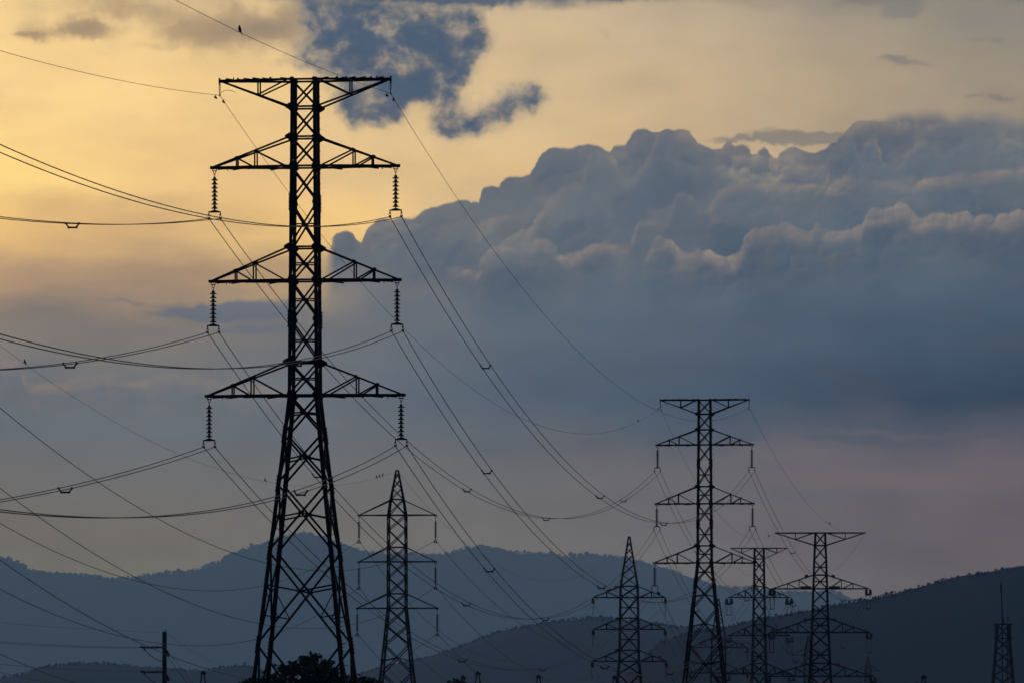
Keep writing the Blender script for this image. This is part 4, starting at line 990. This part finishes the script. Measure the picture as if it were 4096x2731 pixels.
# ------------------------------------------------------------------ substation masts along the bottom edge
def mast(X, Y, D, label):
    h = pz(Y, D); root = empty('gantry_mast', ((X-CX)*D/F, D, 0)); mb = MB()
    for sx in (-1, 1):
        for sy in (-1, 1): mb.bar((sx*.12,sy*.1,h-.15), (sx*(.12+h*.13),sy*(.1+h*.05),0), .13)
    mb.build('frame', M_STEEL, root)
    xb = MB(); n = 5
    for k in range(n):
        za_, zb2 = h*(1-k/n)-.2, h*(1-(k+1)/n)
        wa2, wb2 = .12+(h-za_)*.13, .12+(h-zb2)*.13
        if zb2 < 0: continue
        for sy in (-1,1): xb.bar((-wb2,sy*.12,zb2), (wb2,sy*.12,zb2), .06)
    xb.build('cross_brace', M_STEEL, root)
    cb = MB(); cb.bar((-.26,0,h-.1), (.34,0,h-.1), .3, .24); cb.ball((.0,0,h+.05), .17); cb.build('cap', M_IRON, root)
    tag(root, label, 'mast', 'substation masts')
for X, Y, D, lab in ((812,2688,610,'small black A shaped mast left of the largest pylon by the utility pole'), (1852,2706,640,'shorter small black mast beside a leafy treetop, right of the pointed grey pylon'), (1911,2690,600,'taller of two small black masts right of the pointed grey pylon'), (2154,2702,610,'small black A shaped mast standing alone between the two pointed pylons'), (2458,2706,620,'small black mast at the left foot of the pointed pylon with coloured plates'), (3694,2704,600,'small black mast on the right, in front of the dark hill')):
    mast(X, Y, D, lab)

# ------------------------------------------------------------------ radio tower, right
DT = 800.0; KT = DT/F
rt = empty('radio_tower', ((4012-CX)*KT, DT, 0)); tag(rt, 'dark radio tower with railed platform and tall whip mast at the right edge', 'radio tower')
zP, zL = pz(2495, DT), pz(2552, DT)
def wr(z): return .92 + (zL-z)*.078 if z < zL else .92
for sx in (-1,1):
    for sy in (-1,1):
        mb = MB(); mb.bar((sx*wr(0),sy*wr(0),0), (sx*wr(zL),sy*wr(zL),zL), .22); mb.bar((sx*.92,sy*.92,zL), (sx*.80,sy*.80,zP), .22); mb.build('leg', M_STEEL, rt)
z = zL
while z > 1:
    zn = max(.2, z-1.75); mb = MB()
    for s in (-1,1):
        for a, b in (((-1,s),(1,s)), ((s,-1),(s,1))):
            mb.bar((a[0]*wr(z),a[1]*wr(z),z), (b[0]*wr(zn),b[1]*wr(zn),zn), .10); mb.bar((b[0]*wr(z),b[1]*wr(z)+.04,z), (a[0]*wr(zn),a[1]*wr(zn)+.04,zn), .10)
    mb.build('cross_brace', M_STEEL, rt); z = zn
mb = MB()
for s in (-1,1):
    mb.bar((-.9,s*.86,zL), (.85,s*.82,zP), .10); mb.bar((.9,s*.9,zL), (-.85,s*.86,zP), .10)
mb.build('cross_brace', M_STEEL, rt)
for zz, nm in ((zP,'upper_platform'),(zL,'lower_platform')):
    mb = MB(); mb.bar((-1.2,0,zz), (1.2,0,zz), 2.4, .14); mb.build(nm, M_STEEL, rt)
mb = MB()
for sx in (-1,1):
    for q in (1.12, .97): mb.bar((sx*q,-1.0,zL), (sx*q,-1.0,zP), .06); mb.bar((sx*q,1.0,zL), (sx*q,1.0,zP), .06)
mb.build('guard_rail', M_STEEL, rt)
mb = MB(); mb.bar((.55,-.6,.2), (.55,-.6,zP), .12); mb.bar((.75,-.6,.2), (.75,-.6,zP), .06)
z = .5
while z < zP: mb.bar((.55,-.6,z), (.75,-.6,z), .04); z += .4
mb.build('ladder', M_STEEL, rt)
mb = MB(); mb.bar((-.1,0,.2), (-.1,0,zP), .14); mb.build('cable_riser', M_STEEL, rt)
zM = pz(2326, DT); mb = MB(); mb.tube([(-.12,0,zP),(-.12,0,zP+2.2),(-.2,0,zP+3.9),(-.22,0,zM-.2),(-.27,0,zM+.4)], [.10,.085,.08,.05,.015], 8); mb.tube([(-.25,0,zM-1.5),(-.3,0,zM-.3)], .11, 8); mb.build('whip_mast', M_IRON, rt)
mb = MB(); mb.lathe([(.10,0),(.20,.05),(.20,.42),(.16,.45),(.16,.55),(.2,.58),(.19,.95),(.05,1.05)], (.0,-.3,zP+.06), 12); mb.build('warning_lamp', mat('red_lens', (.20,.02,.015), .3, 0, .5, .1, 5), rt, True)
mb = MB(); mb.tube([(.68,-.3,zP),(.68,-.3,zP+.6)], .03, 6); mb.tube([(.68,-.3,zP+.55),(.68,-.3,zP+1.05)], .085, 8); mb.build('stub_antenna', M_IRON, rt)

# ------------------------------------------------------------------ trees at the foot of the big pylon
def tree(loc, h, spread, clumps, label, seed, leaf=.26, n_leaf=120, group='trees along the bottom edge'):
    rng = random.Random(seed); root = empty('tree', loc); tb = MB(); lb = MB()
    th = h*.45; tb.tube([(0,0,-.3),(.05,0,th*.5),(0,.05,th)], [.06*h*.6,.045*h*.6,.035*h*.6], 8)
    for (cx, cz, rx, rz) in clumps:
        cy = rng.uniform(-.5,.5)*spread*.35; c = Vector((cx, cy, cz))
        a = Vector((0,0,th*rng.uniform(.6,1))); m_ = a.lerp(c, .55) + Vector((0,0,-.15*h*.2))
        tb.tube([a, m_, c - Vector((0,0,rz*.2))], [.02*h, .012*h, .005*h], 6)
        for q in range(4):
            e = c + Vector((rng.uniform(-1,1)*rx*.8, rng.uniform(-1,1)*rx*.6, rng.uniform(-.6,.9)*rz)); tb.tube([m_.lerp(c,.7), e], [.006*h,.002*h], 4)
        n = int(n_leaf*(rx*rz)**.75*4.5)
        subs = [(rng.uniform(-.8,.8), rng.uniform(-.8,.8), rng.uniform(-.8,.9)) for _ in range(9)]
        for _ in range(n):
            s = rng.choice(subs); g = .26
            p = c + Vector(((s[0]+rng.gauss(0,g))*rx, (s[1]+rng.gauss(0,g))*rx*.8, (s[2]*.8+rng.gauss(0,g*.7))*rz))
            ax = Vector((rng.gauss(0,1), rng.gauss(0,1), rng.gauss(-.4,.7))).normalized(); sd = ax.cross(Vector((rng.gauss(0,1), rng.gauss(0,1), rng.gauss(0,1)))).normalized()
            l = leaf*rng.uniform(.6,1.3); wd = l*.30; i = len(lb.v)
            lb.v += [p, p+ax*l*.5+sd*wd, p+ax*l, p+ax*l*.5-sd*wd]; lb.f.append((i,i+1,i+2,i+3))
    tb.build('trunk', M_BARK, root, True); lb.build('crown', M_LEAF, root); tag(root, label, 'tree', group)
DTr = 290.0; KT_ = DTr/F
def clump(X, Y, rx, rz, X0): return ((X-X0)*KT_, pz(Y, DTr), rx*KT_, rz*KT_)
X0 = 1215
tree((((X0-CX)*KT_), DTr, 0), 5.6, 5.0, [clump(1205,2665,62,32,X0),(clump(1160,2690,60,36,X0)),clump(1250,2690,70,40,X0),clump(1300,2705,60,36,X0),clump(1130,2672,34,18,X0),clump(1213,2638,24,14,X0),clump(1262,2622,22,9,X0),clump(1245,2620,18,7,X0),clump(1287,2642,14,6,X0),clump(1318,2652,22,10,X0),clump(1335,2690,46,30,X0),clump(1110,2720,60,34,X0),clump(1385,2730,46,26,X0),clump(1180,2740,90,50,X0),clump(1290,2745,90,50,X0),clump(1220,2790,120,60,X0)],
     'dark leafy treetop rising behind the legs of the largest pylon', 5)
X0 = 1000
tree((((X0-CX)*KT_), DTr+6, 0), 4.2, 3.5, [clump(1000,2722,44,20,X0),clump(965,2728,36,14,X0),clump(1050,2735,60,28,X0),clump(1010,2770,90,40,X0),clump(990,2708,22,9,X0),clump(1085,2712,24,12,X0)], 'low dark treetop by the left foot of the largest pylon', 6)
X0 = 1455
tree((((X0-CX)*KT_), DTr+4, 0), 4.0, 3.0, [clump(1452,2718,36,22,X0),clump(1482,2728,32,18,X0),clump(1440,2745,60,34,X0),clump(1480,2770,70,40,X0),clump(1415,2735,30,18,X0)], 'low dark treetop by the right foot of the largest pylon', 8)
X0 = 1838
tree((((X0-CX)*KT_), DTr+10, 0), 3.9, 3.0, [clump(1828,2716,26,6,X0),clump(1858,2724,26,8,X0),clump(1810,2712,12,4,X0),clump(1845,2760,60,30,X0)], 'sparse treetop peeping over the bottom edge beside two small masts', 9)
X0 = 3825
tree((((X0-CX)*KT_), DTr+30, 0), 3.9, 3.0, [clump(3805,2742,36,26,X0),clump(3838,2738,26,24,X0),clump(3868,2752,30,18,X0),clump(3820,2790,70,40,X0)], 'rounded treetop at the bottom edge left of the radio tower', 10)

# ------------------------------------------------------------------ haze
hm = bpy.data.materials.new('haze'); hm.use_nodes = True; nt = hm.node_tree; nt.nodes.clear()
pv = nt.nodes.new('ShaderNodeVolumePrincipled'); ou = nt.nodes.new('ShaderNodeOutputMaterial'); nt.links.new(pv.outputs[0], ou.inputs['Volume'])
pv.inputs['Color'].default_value = (*HAZE_C,1); pv.inputs['Absorption Color'].default_value = (1,1,1,1); pv.inputs['Density'].default_value = HAZE_D; pv.inputs['Anisotropy'].default_value = 0.5
hb = MB(); hb.bar((0,-480,(HAZE_TOP-1)/2), (0,23600,(HAZE_TOP-1)/2), 20100, HAZE_TOP+1)
ho = hb.build('haze', hm); tag(ho, kind='stuff')
